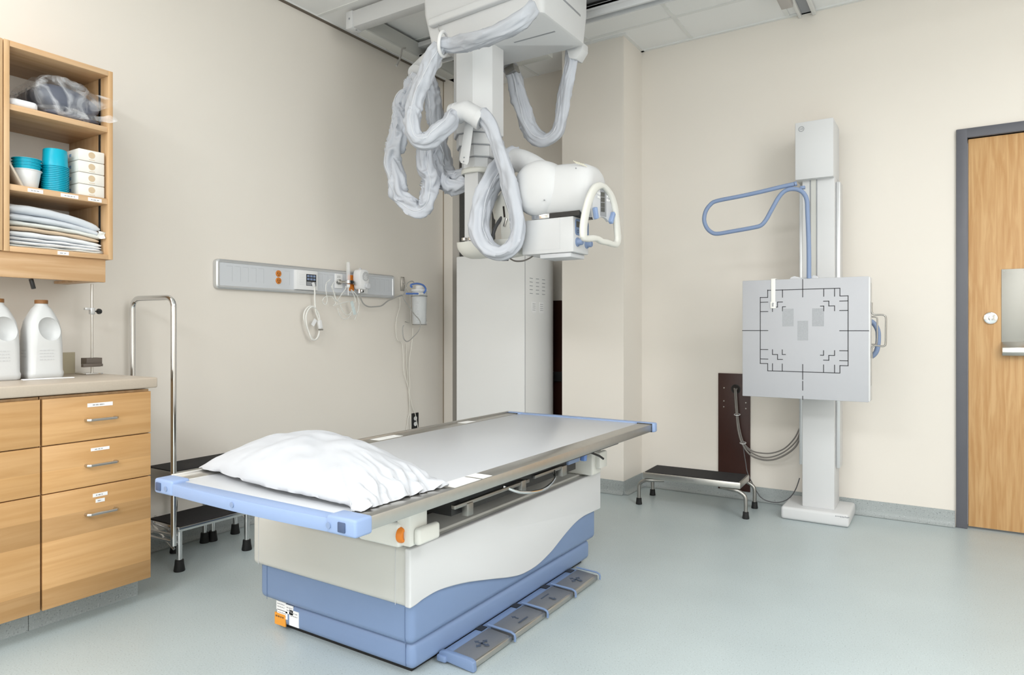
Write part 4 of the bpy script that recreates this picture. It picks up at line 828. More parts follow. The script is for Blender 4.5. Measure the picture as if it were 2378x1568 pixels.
# ------------------------------------------------------------------ pillow
def pillow():
    A, B_, Cc, Dd = Vector((-1.985, 1.262, 0)), Vector((-1.185, 1.178, 0)), Vector((-1.172, 1.500, 0)), Vector((-1.90, 1.66, 0))
    N = 72; mb = MB()
    def pt(u, v, top):
        # pinch sides inward between corners
        uu = u * 2 - 1; vv = v * 2 - 1
        base = (A * (1 - u) + B_ * u) * (1 - v) + (Dd * (1 - u) + Cc * u) * v
        cen = (A + B_ + Cc + Dd) / 4
        bow = (.030 if vv > 0 else -.075) * (1 - uu * uu) * abs(vv) ** 3 + .02 * (1 - vv * vv) * abs(uu) ** 3
        base = base + (cen - base).normalized() * bow * .4
        e = max(0, 1 - abs(uu) ** 2.3) * max(0, 1 - abs(vv) ** 2.1)
        hgt = .122 * e ** .62 * (1 - .12 * uu)
        wr = noise.noise(Vector((base.x * 7, base.y * 9, 3.1))) * .012 + noise.noise(Vector((base.x * 17, base.y * 22, 1.7))) * .007
        edge = max(abs(uu), abs(vv)); ruf = (.007 + (.012 if uu > .8 else 0)) * noise.noise(Vector((uu * 9, vv * 9, 8.8))) * (edge ** 6)
        rad = noise.noise(Vector((uu * 7 / (edge + .25), vv * 7 / (edge + .25), 5))) * .017 * edge ** 2 * (1 - edge ** 8)
        if top: z = ZT + .0065 + hgt * .97 + wr * (e ** .35) + ruf + abs(rad) + .020 * max(0, -vv) ** 4 * (1 - abs(uu) ** 4)
        else: z = ZT + .0035 + .012 * max(0, -vv) ** 4 * (1 - abs(uu) ** 4) + max(0, ruf)
        z = max(z, ZT + .0035)
        return (base.x + ruf * .8, base.y + ruf * .8, z)
    n = 64
    vs = [pt(i / n, j / n, True) for i in range(n + 1) for j in range(n + 1)]; k0 = len(vs)
    vs += [pt(i / n, j / n, False) for i in range(n + 1) for j in range(n + 1)]
    fs = []
    ix = lambda i, j: i * (n + 1) + j
    for i in range(n):
        for j in range(n):
            fs.append((ix(i, j), ix(i + 1, j), ix(i + 1, j + 1), ix(i, j + 1))); fs.append((k0 + ix(i, j), k0 + ix(i, j + 1), k0 + ix(i + 1, j + 1), k0 + ix(i + 1, j)))
    for i in range(n):
        for a, b in ((ix(i, 0), ix(i + 1, 0)), (ix(i + 1, n), ix(i, n)), (ix(0, i + 1), ix(0, i)), (ix(n, i), ix(n, i + 1))): fs.append((a, k0 + a, k0 + b, b))
    o = mb.add(vs, fs).build('pillow', PILLOW, ang=80)
    return tag(o, 'white pillow in a wrinkled cotton case lying on the x-ray table', 'pillow')
pillow()

# ------------------------------------------------------------------ generator cabinet, raceway, brown covers
gc = thing('generator_cabinet', (-2.67, 4.1, 0), 'tall white equipment cabinet standing behind the x-ray table', 'cabinet')
rr = [rect_ring(-2.672, 4.12, z, .296, .225, .02, 5) for z in (0.03, 1.60)]
def cab_ring(z, ins=0):
    o = [(-2.965 + ins, 3.895 + ins), (-2.385 - ins, 3.895 + ins)] + [(-2.385 - ins - .10 * (1 - math.cos(math.radians(a))), 4.26 - ins + .10 * math.sin(math.radians(a))) for a in (0, 15, 30, 45, 60, 75, 90)] + [(-2.965 + ins, 4.36 - ins)]
    return [(x, y, z) for x, y in o]
MB().loft([cab_ring(.03), cab_ring(1.604), cab_ring(1.61, .006)]).build('body', mat('cabinet_white', (0.82, 0.82, 0.81), 0.4, spec=0.35), gc, ang=25)
MB().box(-2.94, -2.40, 3.92, 4.34, 0, .03).build('plinth', DARK, gc)
jn = MB().box(-2.3868, -2.3842, 3.8942, 3.8966, .04, 1.60); jn.build('panel_joint', GREYM, gc)
vs_ = MB()
for j in range(3):
    for i in range(5): vs_.box(-2.3852, -2.3838, 3.955 + j * .085, 3.995 + j * .085, 1.33 + i * .026, 1.334 + i * .026)
vs_.build('vent', GREYM, gc)
for y0 in (3.985, 4.09):
    s_ = MB().box(-2.385, -2.3838, y0, y0 + .055, 1.20, 1.275).build('sticker', LABELW, gc)
    scribble(MB(), (-2.3838, y0 + .008, 1.262), (0, 1, 0), (0, 0, -1), .038, 4, .014, .004, (1, 0, 0), int(y0 * 100)).build('print', INK, s_)
tag(MB().box(-3.17, -2.99, 4.20, BW - .002, 0, 2.45, .006).build('cable_raceway', GRAN), 'dark grey flecked vertical raceway behind the white equipment cabinet', 'raceway')
bc = thing('recess_cover', (-2.35, BW, 0), 'dark brown cover plate in the recess behind the white equipment cabinet', 'cover')
MB().box(-2.50, -2.225, BW - .012, BW - .001, .01, 1.30, .002).build('plate', BROWN, bc); MB().box(-2.50, -2.225, BW - .05, BW - .012, .70, .77, .004).build('cable_clamp', BLACKP, bc)
bp2 = thing('wall_cover_plate', (-1.133, BW, .05), 'dark brown cover plate on the wall beside the upright bucky column', 'cover')
hx, hz = D['hole'][0], D['hole'][2]
MB().box(-1.234, -1.033, BW - .012, BW - .001, .05, .80, .001).build('plate', BROWN, bp2)
MB().tube([(hx + .027 * math.cos(a), BW - .013, hz + .027 * math.sin(a)) for a in [2 * math.pi * k / 28 for k in range(28)]], .003, 8, closed=True).build('grommet', BLACKP, bp2)
MB().lathe([(.026, 0), (.026, .001)], (hx, BW - .0121, hz), (0, -1, 0), 28).build('opening', DARK, bp2)
for x, z in D['screws']: MB().lathe([(.0045, 0), (.004, .002)], (x, BW - .012, z), (0, -1, 0), 12).build('screw', NICKEL, bp2)
CL = ('thickest grey cable curving lowest from the brown cover to the column', 'grey cable running between the two others from the brown cover to the column', 'grey cable curving highest from the brown cover to the column')
for k, (i, r) in enumerate(((1, .0055), (0, .0042), (2, .0042))):
    pts = [Vector(p) for p in D['cables'][i]]
    tag(MB().tube([(hx + (k - 1) * .008, BW - .0135, hz + .004)] + spline(pts, 8), r, 10).build('cable', CABLE, ang=60), CL[k], 'cable', 'cables from the brown cover to the bucky column')
tag(MB().tube(spline(D['floor_cable'], 6), .003, 8).build('thin_cable', CABLEG, ang=60), 'thin dark cable trailing behind the step stool to the column foot', 'cable')
cb0 = bpy.data.objects['cable']
for i in (2, 4):
    c_ = (Vector(D['cables'][0][i]) + Vector(D['cables'][1][i]) + Vector(D['cables'][2][i])) / 3
    MB().tube([(c_.x + .018 * math.cos(a), c_.y + .018 * math.sin(a), c_.z + .004 * math.sin(a)) for a in [2 * math.pi * k / 16 for k in range(16)]], .0022, 6, closed=True).build('cable_tie', WPLAS, cb0)

# ------------------------------------------------------------------ wall bucky stand
bs = thing('wall_bucky_stand', (-.61, 4.25, 0), 'white upright x-ray bucky stand with grey marked panel against the back wall', 'stand')
MB().box(-.785, -.432, 4.085, 4.41, 0, .072, .016, 3).build('base', WHITE, bs)
chp = MB()
for i in range(9): chp.box(-.50 + i * .008, -.495 + i * .008, 4.0845, 4.0855, .056 + random.uniform(-.003, .002), .060 + random.uniform(0, .002))
chp.build('paint_chip', GREYM, bs)
MB().box(-.682, -.512, 4.155, 4.36, .07, 1.95, .008, 2).build('column', WHITE, bs)
for x0, x1 in ((-.705, -.683), (-.511, -.489)): MB().box(x0, x1, 4.20, 4.32, .30, 1.92, .004).build('guide_rail', ALU, bs)
gv = MB().box(-.640, -.635, 4.152, 4.156, .9, 1.94).box(-.606, -.601, 4.152, 4.156, .9, 1.94); gv.build('slot', GREYM, bs)
MB().box(-.634, -.607, 4.150, 4.155, .9, 1.945).build('counterweight_strip', WHITE2, bs)
hd = MB().box(-.712, -.512, 4.11, 4.36, 1.935, 2.262, .006, 2).build('head_cover', WHITE, bs)
lg = MB(); lg.tube([(-.678 + .014 * math.cos(a), 4.1095, 2.222 + .014 * math.sin(a)) for a in [2 * math.pi * k / 28 for k in range(28)]], .0016, 6, closed=True)
tv, tf = text_mesh('GE', .015); lg.add([(v[0] - .678, 4.1093 - v[2], v[1] + 2.222) for v in tv], tf); lg.build('logo', GREYM, hd)
MB().box(-.70, -.52, 3.96, 4.15, .92, 1.20, .01).build('carriage', CREAM, bs)
PX0, PX1, PZ0, PZ1, PYF = -.9355, -.3165, .7165, 1.353, 3.83
cs = MB().box(PX0 + .003, PX1 + .008, PYF + .004, PYF + .085, PZ0 + .002, PZ1 - .002, .006).build('cassette_housing', WHITE, bs)
MB().box(PX0, PX1, PYF, PYF + .006, PZ0, PZ1, .004).build('front_panel', PLATEG, bs)
mk = MB(); w_ = .0019
for l in D['marks']:
    for (xa, za), (xb, zb) in zip(l, l[1:]):
        if abs(xa - xb) > abs(za - zb): za = zb = (za + zb) / 2
        else: xa = xb = (xa + xb) / 2
        mk.box(min(xa, xb) - w_, max(xa, xb) + w_, PYF - .0005, PYF, min(za, zb) - w_, max(za, zb) + w_)
mk.build('positioning_mark', INKD, bs, smooth=False)
for c in D['chambers']:
    (xa, za), (xb, zb) = c; x0, x1 = sorted((xa, xb)); z0, z1 = sorted((za, zb))
    ch = MB().box(x0, x1, PYF - .0004, PYF, z0, z1).build('chamber_field', DOTS, bs, smooth=False)
    ol = MB(); nx, nz = 9, 15
    for i in range(nx):
        for j in range(nz): ol.box(x0 + (x1 - x0) * (i + .25) / nx, x0 + (x1 - x0) * (i + .6) / nx, PYF - .0007, PYF - .0004, z0 + (z1 - z0) * (j + .25) / nz, z0 + (z1 - z0) * (j + .6) / nz)
    ol.build('dot_pattern', GREYM, ch, smooth=False)
sp = D['strap']; x_, y_ = sp[0][0], PYF
stp = MB().box(x_ - .011, x_ + .011, PYF - .003, PYF - .001, sp[3][2], PZ1 + .004, .0008).box(x_ - .011, x_ + .013, PYF - .003, PYF + .06, PZ1 + .002, PZ1 + .006, .001).box(x_ - .014, x_ + .014, PYF - .005, PYF - .001, sp[3][2] - .004, sp[3][2] + .032, .001).build('strap', CABLEW, bs)
MB().prism([(x_ - .006, PYF - .0055, sp[3][2] + .006), (x_ + .002, PYF - .0055, sp[3][2] + .006), (x_ + .002, PYF - .0055, sp[3][2] + .02), (x_ + .007, PYF - .0055, sp[3][2] + .02), (x_ - .001, PYF - .0055, sp[3][2] + .028), (x_ - .008, PYF - .0055, sp[3][2] + .02), (x_ - .006, PYF - .0055, sp[3][2] + .02)], (0, .0006, 0)).build('arrow_mark', INK, stp)
cr = MB().prism([(-.70, PYF + .03, PZ1 - .002), (-.69, PYF + .03, PZ1 + .012), (-.672, PYF + .03, PZ1 + .018), (-.64, PYF + .03, PZ1 + .008), (-.60, PYF + .03, PZ1 + .008), (-.575, PYF + .03, PZ1 + .020), (-.558, PYF + .03, PZ1 + .012), (-.55, PYF + .03, PZ1 - .002)], (0, .04, 0), .003); cr.build('chin_rest', GREYL, bs)
MB().tube(resample(spline(D['arm'], 10), .008), .0115, 16).build('overhead_arm', BLUEG, bs, ang=60)
MB().cyl((D['arm'][0][0], 3.84, D['arm'][0][2]), (D['arm'][0][0] + .012, 3.842, D['arm'][0][2] + .002), .0125, 16).build('arm_tip', BLUEG, bs)
MB().obox((-.63, 3.86, 1.84), (1, 0, 0), (0, 1, 0), .012, .012, .008, .002).build('arm_joint', BLUEG, bs)
MB().tube(resample(spline(D['grip_wire'], 8), .006), .0045, 10).build('side_handle', STEELD, bs)
MB().tube(resample(spline(D['grip_wire2'], 8), .006), .0035, 10).build('side_handle', STEELD, bs)
MB().tube(resample(spline(D['grip_blue'], 8), .008), .0125, 14).build('hand_grip', BLUEG, bs)
MB().box(PX1 + .008, PX1 + .011, PYF + .03, PYF + .04, .80, 1.32).build('drawer_edge', STEELD, bs)

# ------------------------------------------------------------------ low step stool by the back wall
ls_ = thing('step_stool', (-1.27, 4.08, 0), 'low single-step chrome stool with black tread by the back wall', 'stool')
cx0, cx1, cy0, cy1, zt = -1.568, -.985, 3.955, 4.205, .203
def rot(x, y, a=math.radians(2.2), ox=-1.276, oy=4.08):
    return (ox + (x - ox) * math.cos(a) - (y - oy) * math.sin(a), oy + (x - ox) * math.sin(a) + (y - oy) * math.cos(a))
top = [rot(x, y) for x, y in ((cx0, cy0), (cx1, cy0), (cx1, cy1), (cx0, cy1))]
tp = MB().prism([(x, y, zt - .036) for x, y in top], (0, 0, .036), .003, 2).build('step_frame', STEEL, ls_)
inn = [rot(x, y) for x, y in ((cx0 + .012, cy0 + .008), (cx1 - .012, cy0 + .008), (cx1 - .012, cy1 - .006), (cx0 + .012, cy1 - .006))]
MB().prism([(x, y, zt) for x, y in inn], (0, 0, .003)).build('tread', MATTOP, ls_)
rv = MB()
for dx in (-.02, .02):
    p = rot(-1.276 + dx, cy0); rv.lathe([(.003, 0), (.002, .0015)], (p[0], p[1], zt - .018), (0, -1, 0), 10)
rv.build('rivet', CHROME, ls_)
for sx in (-1, 1):
    for yy in (3.965, 4.225):
        ax = cx0 + .04 if sx < 0 else cx1 - .04; fx = cx0 - .028 if sx < 0 else cx1 + .028
        pts = [(ax - sx * .08, 4.0 if yy < 4 else 4.19, zt - .046), (ax, yy, zt - .047), (ax + sx * .03, yy, zt - .052), (fx - sx * .006, yy, zt - .075), (fx, yy, zt - .11), (fx, yy, .035)]
        pts = [(*rot(x, y), z) for x, y, z in pts]
        lgx = MB().tube(spline(pts, 6), .011, 14).build('leg', STEELD, ls_, ang=60); fxr, fyr = rot(fx, yy)
        MB().lathe([(.0185, 0), (.0195, .004), (.017, .02), (.016, .038), (.011, .040)], (fxr, fyr, 0), (0, 0, 1), 20).build('rubber_foot', BLACK, lgx)

# ------------------------------------------------------------------ ceiling rails
orl = thing('overhead_rail_frame', (-2.0, 3.2, H), 'white rectangular rail frame under the ceiling carrying the tube crane', 'rail')
MB().box(-3.035, 0.9, 2.895, 2.965, 2.90, 2.998, .004).build('cross_beam', WHITE, orl)
MB().box(-3.040, -2.985, 2.891, 2.969, 2.897, 3.001, .003).build('beam_end_cap', WHITE, orl)
sc_ = MB().lathe([(.006, 0), (.006, .002)], (-3.01, 2.891, 2.955), (0, -1, 0), 12).lathe([(.006, 0), (.006, .002)], (-2.99, 2.93, 2.897), (0, 0, -1), 12); sc_.build('bolt', GREYM, orl)
MB().box(-3.035, -2.950, 2.965, 3.95, 2.90, 2.912, .002).box(-2.954, -2.950, 2.965, 3.95, 2.912, 3.0).box(-3.035, -3.031, 2.965, 3.95, 2.912, 3.0).build('side_beam', WHITE2, orl)
ch_ = MB().box(-2.95, 0.9, 3.46, 3.47, 2.885, 2.92, .002).box(-2.95, 0.9, 3.452, 3.47, 2.852, 2.885, .003).box(-2.95, 0.9, 3.46, 3.53, 2.905, 2.92).box(-2.95, 0.9, 3.452, 3.53, 2.968, 3.0, .002).box(-2.95, 0.9, 3.53, 3.54, 2.86, 3.0)
ch_.build('channel_beam', WHITE, orl)
MB().box(-2.94, 0.9, 3.522, 3.5295, 2.92, 2.968).build('channel_slot', BLACKP, orl)
for x in (-2.85, -2.80): MB().cyl((x, 3.47, 2.94), (x, 3.50, 2.94), .016, 16).build('roller', BLACKP, orl)
MB().box(-3.03, -2.2, 3.88, 3.95, 2.90, 2.99, .004).build('cross_beam', WHITE2, orl)
ct = thing('ceiling_track', (-.69, 3.8, H), 'dark slotted track across the ceiling ending at the back wall', 'track')
MB().box(-.745, -.728, 0.4, BW - .004, H - .030, H - .003, .002).box(-.668, -.648, .4, BW - .004, H - .030, H - .003, .002).build('flange', TEE, ct)
MB().box(-.728, -.668, .4, BW - .004, H - .010, H - .003).build('slot', GREYM, ct)
MB().box(-.80, -.735, 3.3, 4.19, H - .06, H - .031, .004).build('end_box', mat('warm_grey_box', (0.50, 0.47, 0.45), 0.5), ct)

# ------------------------------------------------------------------ x-ray tube crane
xr = thing('xray_tube_crane', (-2.085, 2.93, 1.45), 'white ceiling-hung x-ray tube crane with grey sleeved cables', 'x-ray machine')
def car_ring(z, x0, x1, y0, y1, r=.03): return rect_ring((x0 + x1) / 2, (y0 + y1) / 2, z, (x1 - x0) / 2, (y1 - y0) / 2, r, 4)
MB().loft([car_ring(2.562, -2.235, -1.582, 2.735, 3.155, .02), car_ring(2.568, -2.250, -1.572, 2.726, 3.165, .025), car_ring(2.72, -2.285, -1.568, 2.712, 3.195, .03), car_ring(2.86, -2.295, -1.568, 2.712, 3.20, .03), car_ring(2.885, -2.28, -1.58, 2.73, 3.19, .03)]).build('carriage', WHITE, xr, ang=40)
sl = MB().obox((-1.5695, 2.98, 2.70), (0, 1, -.04), (1, 0, 0), .125, .0025, .005, .001).box(-1.86, -1.62, 2.925, 2.935, 2.5608, 2.563); sl.build('carriage_slot', GREYM, xr)
MB().obox((-1.93, 2.700, 2.672), (1, 0, .045), (0, 1, 0), .30, .020, .020, .010, 3).build('cable_trough', WHITE, xr)
MB().box(-1.66, -1.58, 2.73, 2.80, 2.62, 2.70, .01).build('cable_inlet', STEELD, xr)
hk_ = MB().obox((-2.16, 2.71, 2.655), (1, 0, -.2), (0, 1, 0), .03, .006, .005, .001).tube([(-2.17, 2.70, 2.65), (-2.172, 2.70, 2.62), (-2.165, 2.70, 2.605)], .003, 8); hk_.build('hook', CHROME, xr)
def octo(s, c, z, cx=-2.085, cy=2.93):
    h = s / 2
    return [(cx + x, cy + y, z) for x, y in ((h, -h + c), (h, h - c), (h - c, h), (-h + c, h), (-h, h - c), (-h, -h + c), (-h + c, -h), (h - c, -h))]
for s, c, z0, z1 in ((.250, .073, 2.105, 2.562), (.222, .064, 2.045, 2.35), (.196, .056, 1.985, 2.3), (.168, .048, 1.93, 2.2)):
    cs_ = MB().loft([octo(s - .004, c, z0), octo(s, c, z0 + .003), octo(s, c, z1)]).build('column_section', WHITE, xr, ang=20)
    MB().loft([octo(s - .006, c, z0 - .004), octo(s - .006, c, z0 + .002)]).build('section_edge', GREYM, cs_, ang=20)
MB().lathe([(.088, 0), (.092, .006), (.092, .018), (.080, .034)], (-2.085, 2.93, 1.905), (0, 0, 1), 36).build('collar', CREAM, xr)
MB().box(-2.13, -2.042, 2.865, 2.995, 1.54, 1.93, .003).build('inner_post', WHITE, xr)
bolt = MB()
for x in (-2.125, -2.085): bolt.lathe([(.016, 0), (.016, .014)], (x, 2.86, 1.552), (0, 0, 1), 16)
bolt.build('bolt', NICKEL, xr)
# tapered flat hanger plate from the elbow
MB().prism(D['hanger'], (0, .004, 0), .001).build('hanger_plate', WHITE, xr)
hb = MB()
for p in D['hbolts']: hb.lathe([(.004, 0), (.004, .002)], (p[0], p[1], p[2]), (0, -1, 0), 12)
hb.build('hanger_bolt', GREYM, xr)
# bottom arm: rounded trough reaching to the tube bracket
rings = []
for x, s, dz in ((-2.205, .25, .03), (-2.19, .62, .014), (-2.165, .85, .005), (-2.13, .97, .0), (-2.08, 1, 0), (-1.96, .95, -.004), (-1.86, .8, -.008), (-1.845, .6, -.006)):
    ring = []
    for k in range(25):
        a = math.pi * k / 24; ring.append((x, 2.93 - .085 * s * math.cos(a), 1.545 + dz * .2 - .085 * s * math.sin(a) ** .8 + (0)))
    rings.append(ring)
MB().loft(rings).build('arm', CREAM, xr, ang=50)
bkp = MB().prism([(-1.965, 2.88, 1.70), (-1.94, 2.88, 1.76), (-1.90, 2.88, 1.80), (-1.82, 2.88, 1.80), (-1.80, 2.88, 1.46), (-1.90, 2.88, 1.45), (-1.915, 2.88, 1.62), (-1.955, 2.88, 1.655)], (0, .06, 0), .008).build('tube_bracket', CREAM, xr)
MB().obox((-1.888, 2.878, 1.685), (.12, 0, -1), (0, 1, 0), .028, .003, .004).build('slot', DARK, bkp)
MB().obox((-1.878, 2.874, 1.63), (.35, 0, 1), (0, 1, 0), .022, .004, .006, .002).build('latch', NICKEL, bkp)
MB().cyl((-1.82, 2.95, 1.77), (-1.66, 2.95, 1.77), .08, 28).build('trunnion', WHITE, xr)
# tube housing: bulbous hub with domed cover, and barrel
hubc = (-1.668, 2.97, 1.775)
MB().lathe([(.128, 0), (.138, .02), (.140, .08), (.136, .125), (.124, .155), (.10, .175), (.06, .188), (.0, .192)], hubc, (0, -1, 0), 48).build('hub_cover', WHITE, xr, ang=50)
rings = []
for x, ry, rz, dz in ((-1.66, .118, .128, 0), (-1.60, .120, .130, -.002), (-1.55, .120, .131, -.004), (-1.46, .118, .129, -.008), (-1.43, .114, .124, -.010), (-1.40, .104, .112, -.012), (-1.385, .088, .094, -.014), (-1.38, .06, .07, -.014)):
    ring = []
    for k in range(40):
        a = 2 * math.pi * k / 40; ca, sa = math.cos(a), math.sin(a)
        ring.append((x, 2.925 + ry * math.copysign(abs(ca) ** .75, ca), 1.760 + dz + rz * math.copysign(abs(sa) ** .75, sa)))
    rings.append(ring)
bar = MB().loft(rings).build('tube_housing', WHITE, xr, ang=45)
vn = MB()
for i in range(6): vn.obox((-1.452 + i * .008, 2.822 + i * .004, 1.868 - i * .003), (.6, .5, -.6), (0, 1, 0), .012, .001, .0012)
vn.build('vent', mat('pale_yellow_slit', (0.66, 0.63, 0.50), 0.6), bar)
sc2 = MB()
for p in ((-1.44, 2.8065, 1.835), (-1.60, 2.79, 1.70), (-1.745, 2.795, 1.70)): sc2.lathe([(.0035, 0), (.0035, .004)], p, (0, -1, 0), 10)
sc2.build('screw', GREYM, bar)
MB().box(-1.63, -1.44, 2.84, 3.0, 1.622, 1.645).build('swivel_plate', BLACKP, xr)
MB().box(-1.70, -1.60, 2.835, 2.93, 1.622, 1.646, .004).build('swivel_bolt', CHROME, xr)
# collimator
CX0, CX1, CY0, CY1, CZ0, CZ1 = -1.757, -1.472, 2.840, 3.005, 1.452, 1.622
col = MB().box(CX0, CX1, CY0, CY1, CZ0, CZ1, .006, 2).build('collimator', WHITE, xr)
cj = MB().box(-1.5445, -1.5435, CY0 - .0006, CY0 + .001, CZ0 + .02, CZ1 - .004).box(CX0 + .004, -1.54, CY0 - .0006, CY0 + .001, CZ0 + .018, CZ0 + .0195); cj.build('joint_line', GREYL, col)
MB().box(-1.66, -1.49, CY0 + .01, CY1 - .01, CZ0 - .022, CZ0 - .001, .003).build('accessory_rail', GREYL, col)
cp = MB().loft([yz_round(CY0 + .018, CY1 - .006, 1.535, 1.612, .016, CX1 - .001), yz_round(CY0 + .018, CY1 - .006, 1.535, 1.612, .016, CX1 + .003)]).build('control_plate', BLUE, col)
MB().box(CX1 + .003, CX1 + .0042, CY0 + .026, CY0 + .11, 1.572, 1.600).build('display', SCREEN, cp)
MB().tube([(CX1 + .0035, CY0 + .042 + .008 * math.cos(a), 1.552 + .008 * math.sin(a)) for a in [2 * math.pi * k / 20 for k in range(20)]], .001, 6, closed=True).build('lamp_symbol', INKD, cp)
for yy in (CY0 + .042, CY1 - .025): MB().lathe([(.022, 0), (.022, .004), (.017, .006), (.0155, .026), (.013, .029)], (CX1, yy, 1.502), (1, 0, 0), 28).build('dial_knob', BLUEG, col)
MB().lathe([(.008, 0), (.008, .006)], (CX1, CY0 + .085, 1.505), (1, 0, 0), 14).build('lamp_button', GREYM, col)
# operator console: looped handle round a display
outer = resample(spline(D['con_ring'], 10, closed=True), .005)[:-1]; rings = []; n_o = len(outer)
for i in range(n_o):
    p = outer[i]; t = (outer[(i + 1) % n_o] - outer[i - 1]); t.x = 0; t.normalize(); nv = Vector((0, -t.z, t.y)); w_h = .013 + .013 * abs(nv.y)
    rings.append([tuple(p + nv * (w_h * math.copysign(abs(math.cos(a)) ** .8, math.cos(a))) + Vector((.013 * math.copysign(abs(math.sin(a)) ** .8, math.sin(a)), 0, 0))) for a in [2 * math.pi * k / 14 for k in range(14)]])
hd_ = MB().loft(rings + [rings[0]], caps=False).build('console_handle', CREAM, xr, ang=60)
fc = MB().prism([(p[0] - .004, p[1], p[2]) for p in D['con_face']], (-.014, 0, 0), .002).build('console_face', GREYL, hd_)
dpl = MB().prism([(p[0] - .0042, p[1], p[2]) for p in D['con_strip']], (.0015, 0, 0)).build('display_strip', GREYM, fc)
for q in D['con_screens']: MB().prism([(p[0] - .0028, p[1], p[2]) for p in q], (.001, 0, 0)).build('screen', SCREEN, dpl)
bt = MB()
for p in D['con_keys']: bt.box(p[0] - .0042, p[0] - .001, p[1] - .0065, p[1] + .0065, p[2] - .0055, p[2] + .0055, .001)
bt.build('key', WPLAS, fc)
for a_, b_ in ((0, 1), (2, 3)):
    a_, b_ = Vector(D['con_trig'][a_]), Vector(D['con_trig'][b_]); MB().obox((a_ + b_) / 2 + Vector((.004, 0, 0)), b_ - a_, (1, 0, 0), (b_ - a_).length / 2, .010, .011, .005, 3).build('trigger_pad', BLUEL, hd_)
MB().cyl((-1.43, 2.91, 1.70), (-1.352, 2.91, 1.70), .062, 28).build('console_mount', BLACKP, xr)
# sleeved cable hoses
def hose(key, r, ph=0, flat=1.0, long=.10, cross=.0, wob=.0, step=.005, n=40, seam=True):
    base = resample(spline(D[key], 12), step); mlen = len(base); path = []
    for i, p in enumerate(base):
        t = min(1, i / 12, (mlen - 1 - i) / 12); s = i * step
        path.append(p + Vector((noise.noise(Vector((s * 9, ph, 1))), noise.noise(Vector((s * 9, ph, 5))), noise.noise(Vector((s * 9, ph, 9))))) * wob * t)
    def rad(i, a):
        s = i * step; t = min(1, (i + 2) / 12, (mlen - i + 1) / 12); ca, sa = math.cos(a), math.sin(a)
        # long drape folds
        l1 = noise.noise(Vector((s * 4.5 + ph * 3, ca * 1.9 + s * 1.2, sa * 1.9 - s)))
        l2 = 1 - abs(2 * noise.noise(Vector((s * 6 + ph, ca * 2.6, sa * 2.6 + 4)))); l2 = max(0, l2) ** 2
        # gathers: sharp diagonal creases round the sleeve
        u = s * 15 + 1.1 * math.sin(a + ph) + 1.6 * noise.noise(Vector((s * 8, ph, ca)))
        c1 = 1 - abs(2 * noise.noise(Vector((u, ca * .7, sa * .7 + ph)))); c1 = max(0, c1)
        c2 = noise.noise(Vector((u * 1.9, ca * 1.5, sa * 1.5 + ph)))
        e = 1 / math.sqrt(math.cos(a + ph) ** 2 + (math.sin(a + ph) / flat) ** 2)
        return r * e * (1 + .5 * long * noise.noise(Vector((s * 5, ph, 2.2))) + long * (1.5 * l1 + 1.1 * l2 - .3) + cross * (1.5 * c1 - .85 + .35 * c2)) * (.84 + .16 * t)
    h = MB().tube(path, rad, n).build('cable_sleeve', HOSE, xr, ang=120)
    if seam:
        P = path; sm = []; t0 = (P[1] - P[0]).normalized()
        ref = Vector((0, 0, 1)) if abs(t0.z) < .9 else Vector((1, 0, 0)); nrm = (ref - t0 * ref.dot(t0)).normalized(); prev = t0
        for i in range(mlen):
            t = (P[min(i + 1, mlen - 1)] - P[max(i - 1, 0)]).normalized()
            if i: nrm = prev.rotation_difference(t) @ nrm
            nrm = (nrm - t * nrm.dot(t)).normalized(); bi = t.cross(nrm); prev = t
            if i % 2 == 0 or i == mlen - 1:
                aa = ph * 1.7 + .5 * math.sin(i * .02); sm.append(P[i] + (nrm * math.cos(aa) + bi * math.sin(aa)) * rad(i, aa))
        MB().tube(sm, .0028, 6).build('zip_seam', SEAM, h, ang=60)
    return h
hose('hose_top', .049, ph=1.0, flat=.62, long=.24)
hose('hose_drop', .045, ph=2.3, flat=.86, long=.12, cross=.16, wob=.006)
hose('hose_left', .043, ph=3.1, flat=.9, long=.08, cross=.42, wob=.012)
hose('hose_right', .045, ph=4.4, flat=.8, long=.14, cross=.22, wob=.008)
hose('hose_loop', .061, ph=5.2, flat=.52, long=.26)
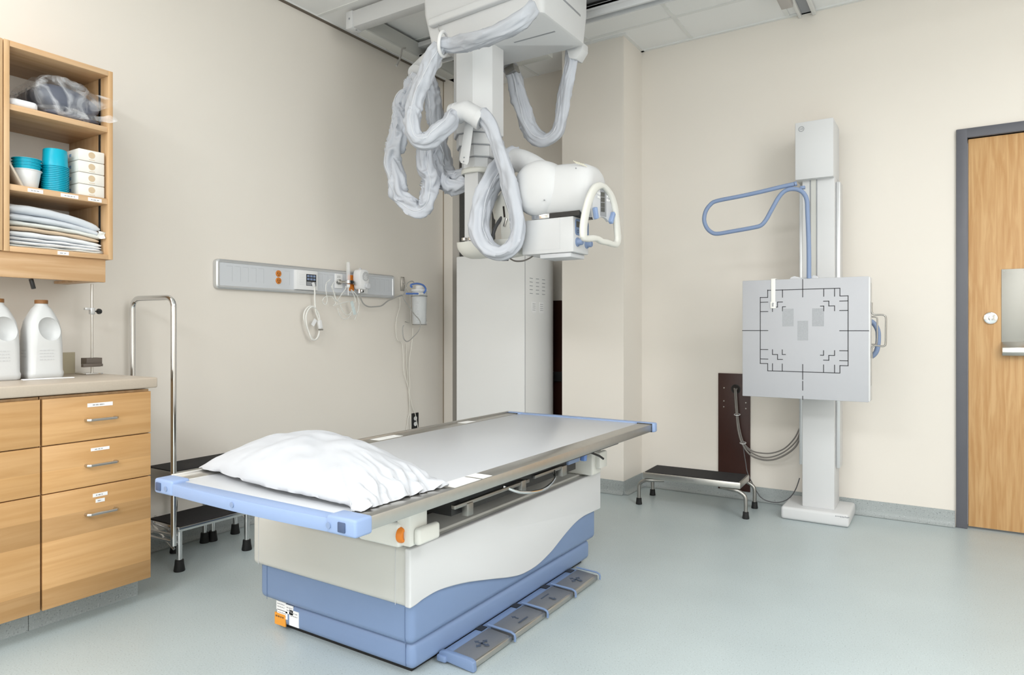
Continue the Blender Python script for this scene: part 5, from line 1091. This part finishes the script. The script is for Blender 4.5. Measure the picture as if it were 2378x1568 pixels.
hose('hose_far', .044, ph=.6, flat=.60, long=.24, cross=.06)
MB().tube([Vector(p) for p in D['elbow_low']], .050, 28).build('elbow_pipe', WHITE, xr, ang=50)
MB().tube([Vector((-2.30, 2.82, 2.535)), Vector(D['elbow_top'][0]), Vector(D['elbow_top'][2])], .055, 28).build('elbow_pipe', WHITE, xr, ang=50)
MB().tube(spline([(-1.90, 2.965, 1.965), (-1.86, 2.97, 1.963), (-1.79, 2.97, 1.93), (-1.70, 2.965, 1.87)], 6), .060, 24).build('elbow_pipe', WHITE, xr, ang=60)
for k, q in ((D['elbow_low'], 0), (D['elbow_low'], -1)):
    p = Vector(k[q]); d_ = (Vector(k[1]) - p) if q == 0 else (Vector(k[-2]) - p); d_.normalize()
    MB().tube([p - d_ * .002, p + d_ * .026], .0535, 28).build('elbow_ring', WHITE, xr)
stv = [Vector(p) for p in D['hose_top'][-2:]]; dd_ = (stv[1] - stv[0]).normalized(); cpt = stv[1] - dd_ * .01
u_ = dd_.cross(Vector((0, 0, 1))).normalized(); w_2 = dd_.cross(u_)
MB().tube([cpt + (u_ * math.cos(a) + w_2 * math.sin(a)) * .056 for a in [2 * math.pi * k / 28 for k in range(28)]], .008, 8, closed=True).build('strap', WPLAS, xr)
MB().tube(spline(D['dark_cable'], 8), .009, 12).build('power_cable', CABLEG, xr, ang=60)
MB().tube(spline(D['thin_cable'], 8), .004, 10).build('signal_cable', CABLE, xr, ang=60)
MB().tube(spline([(-2.905, 3.275, 2.89), (-2.90, 3.24, 2.87), (-2.88, 3.20, 2.80), (-2.84, 3.12, 2.71)], 8), .006, 10).build('signal_cable', TUBEG, xr, ang=60)
MB().prism([(-1.70, 3.19, 2.60), (-1.60, 3.19, 2.60), (-1.60, 3.19, 2.56), (-1.635, 3.19, 2.515), (-1.68, 3.19, 2.53)], (0, .07, 0), .004).build('sleeve_bracket', WHITE, xr)
MB().obox((-2.055, 3.215, 2.55), (1, 0, .3), (0, 1, 0), .032, .03, .022, .004).build('sleeve_bracket', STEELD, xr)
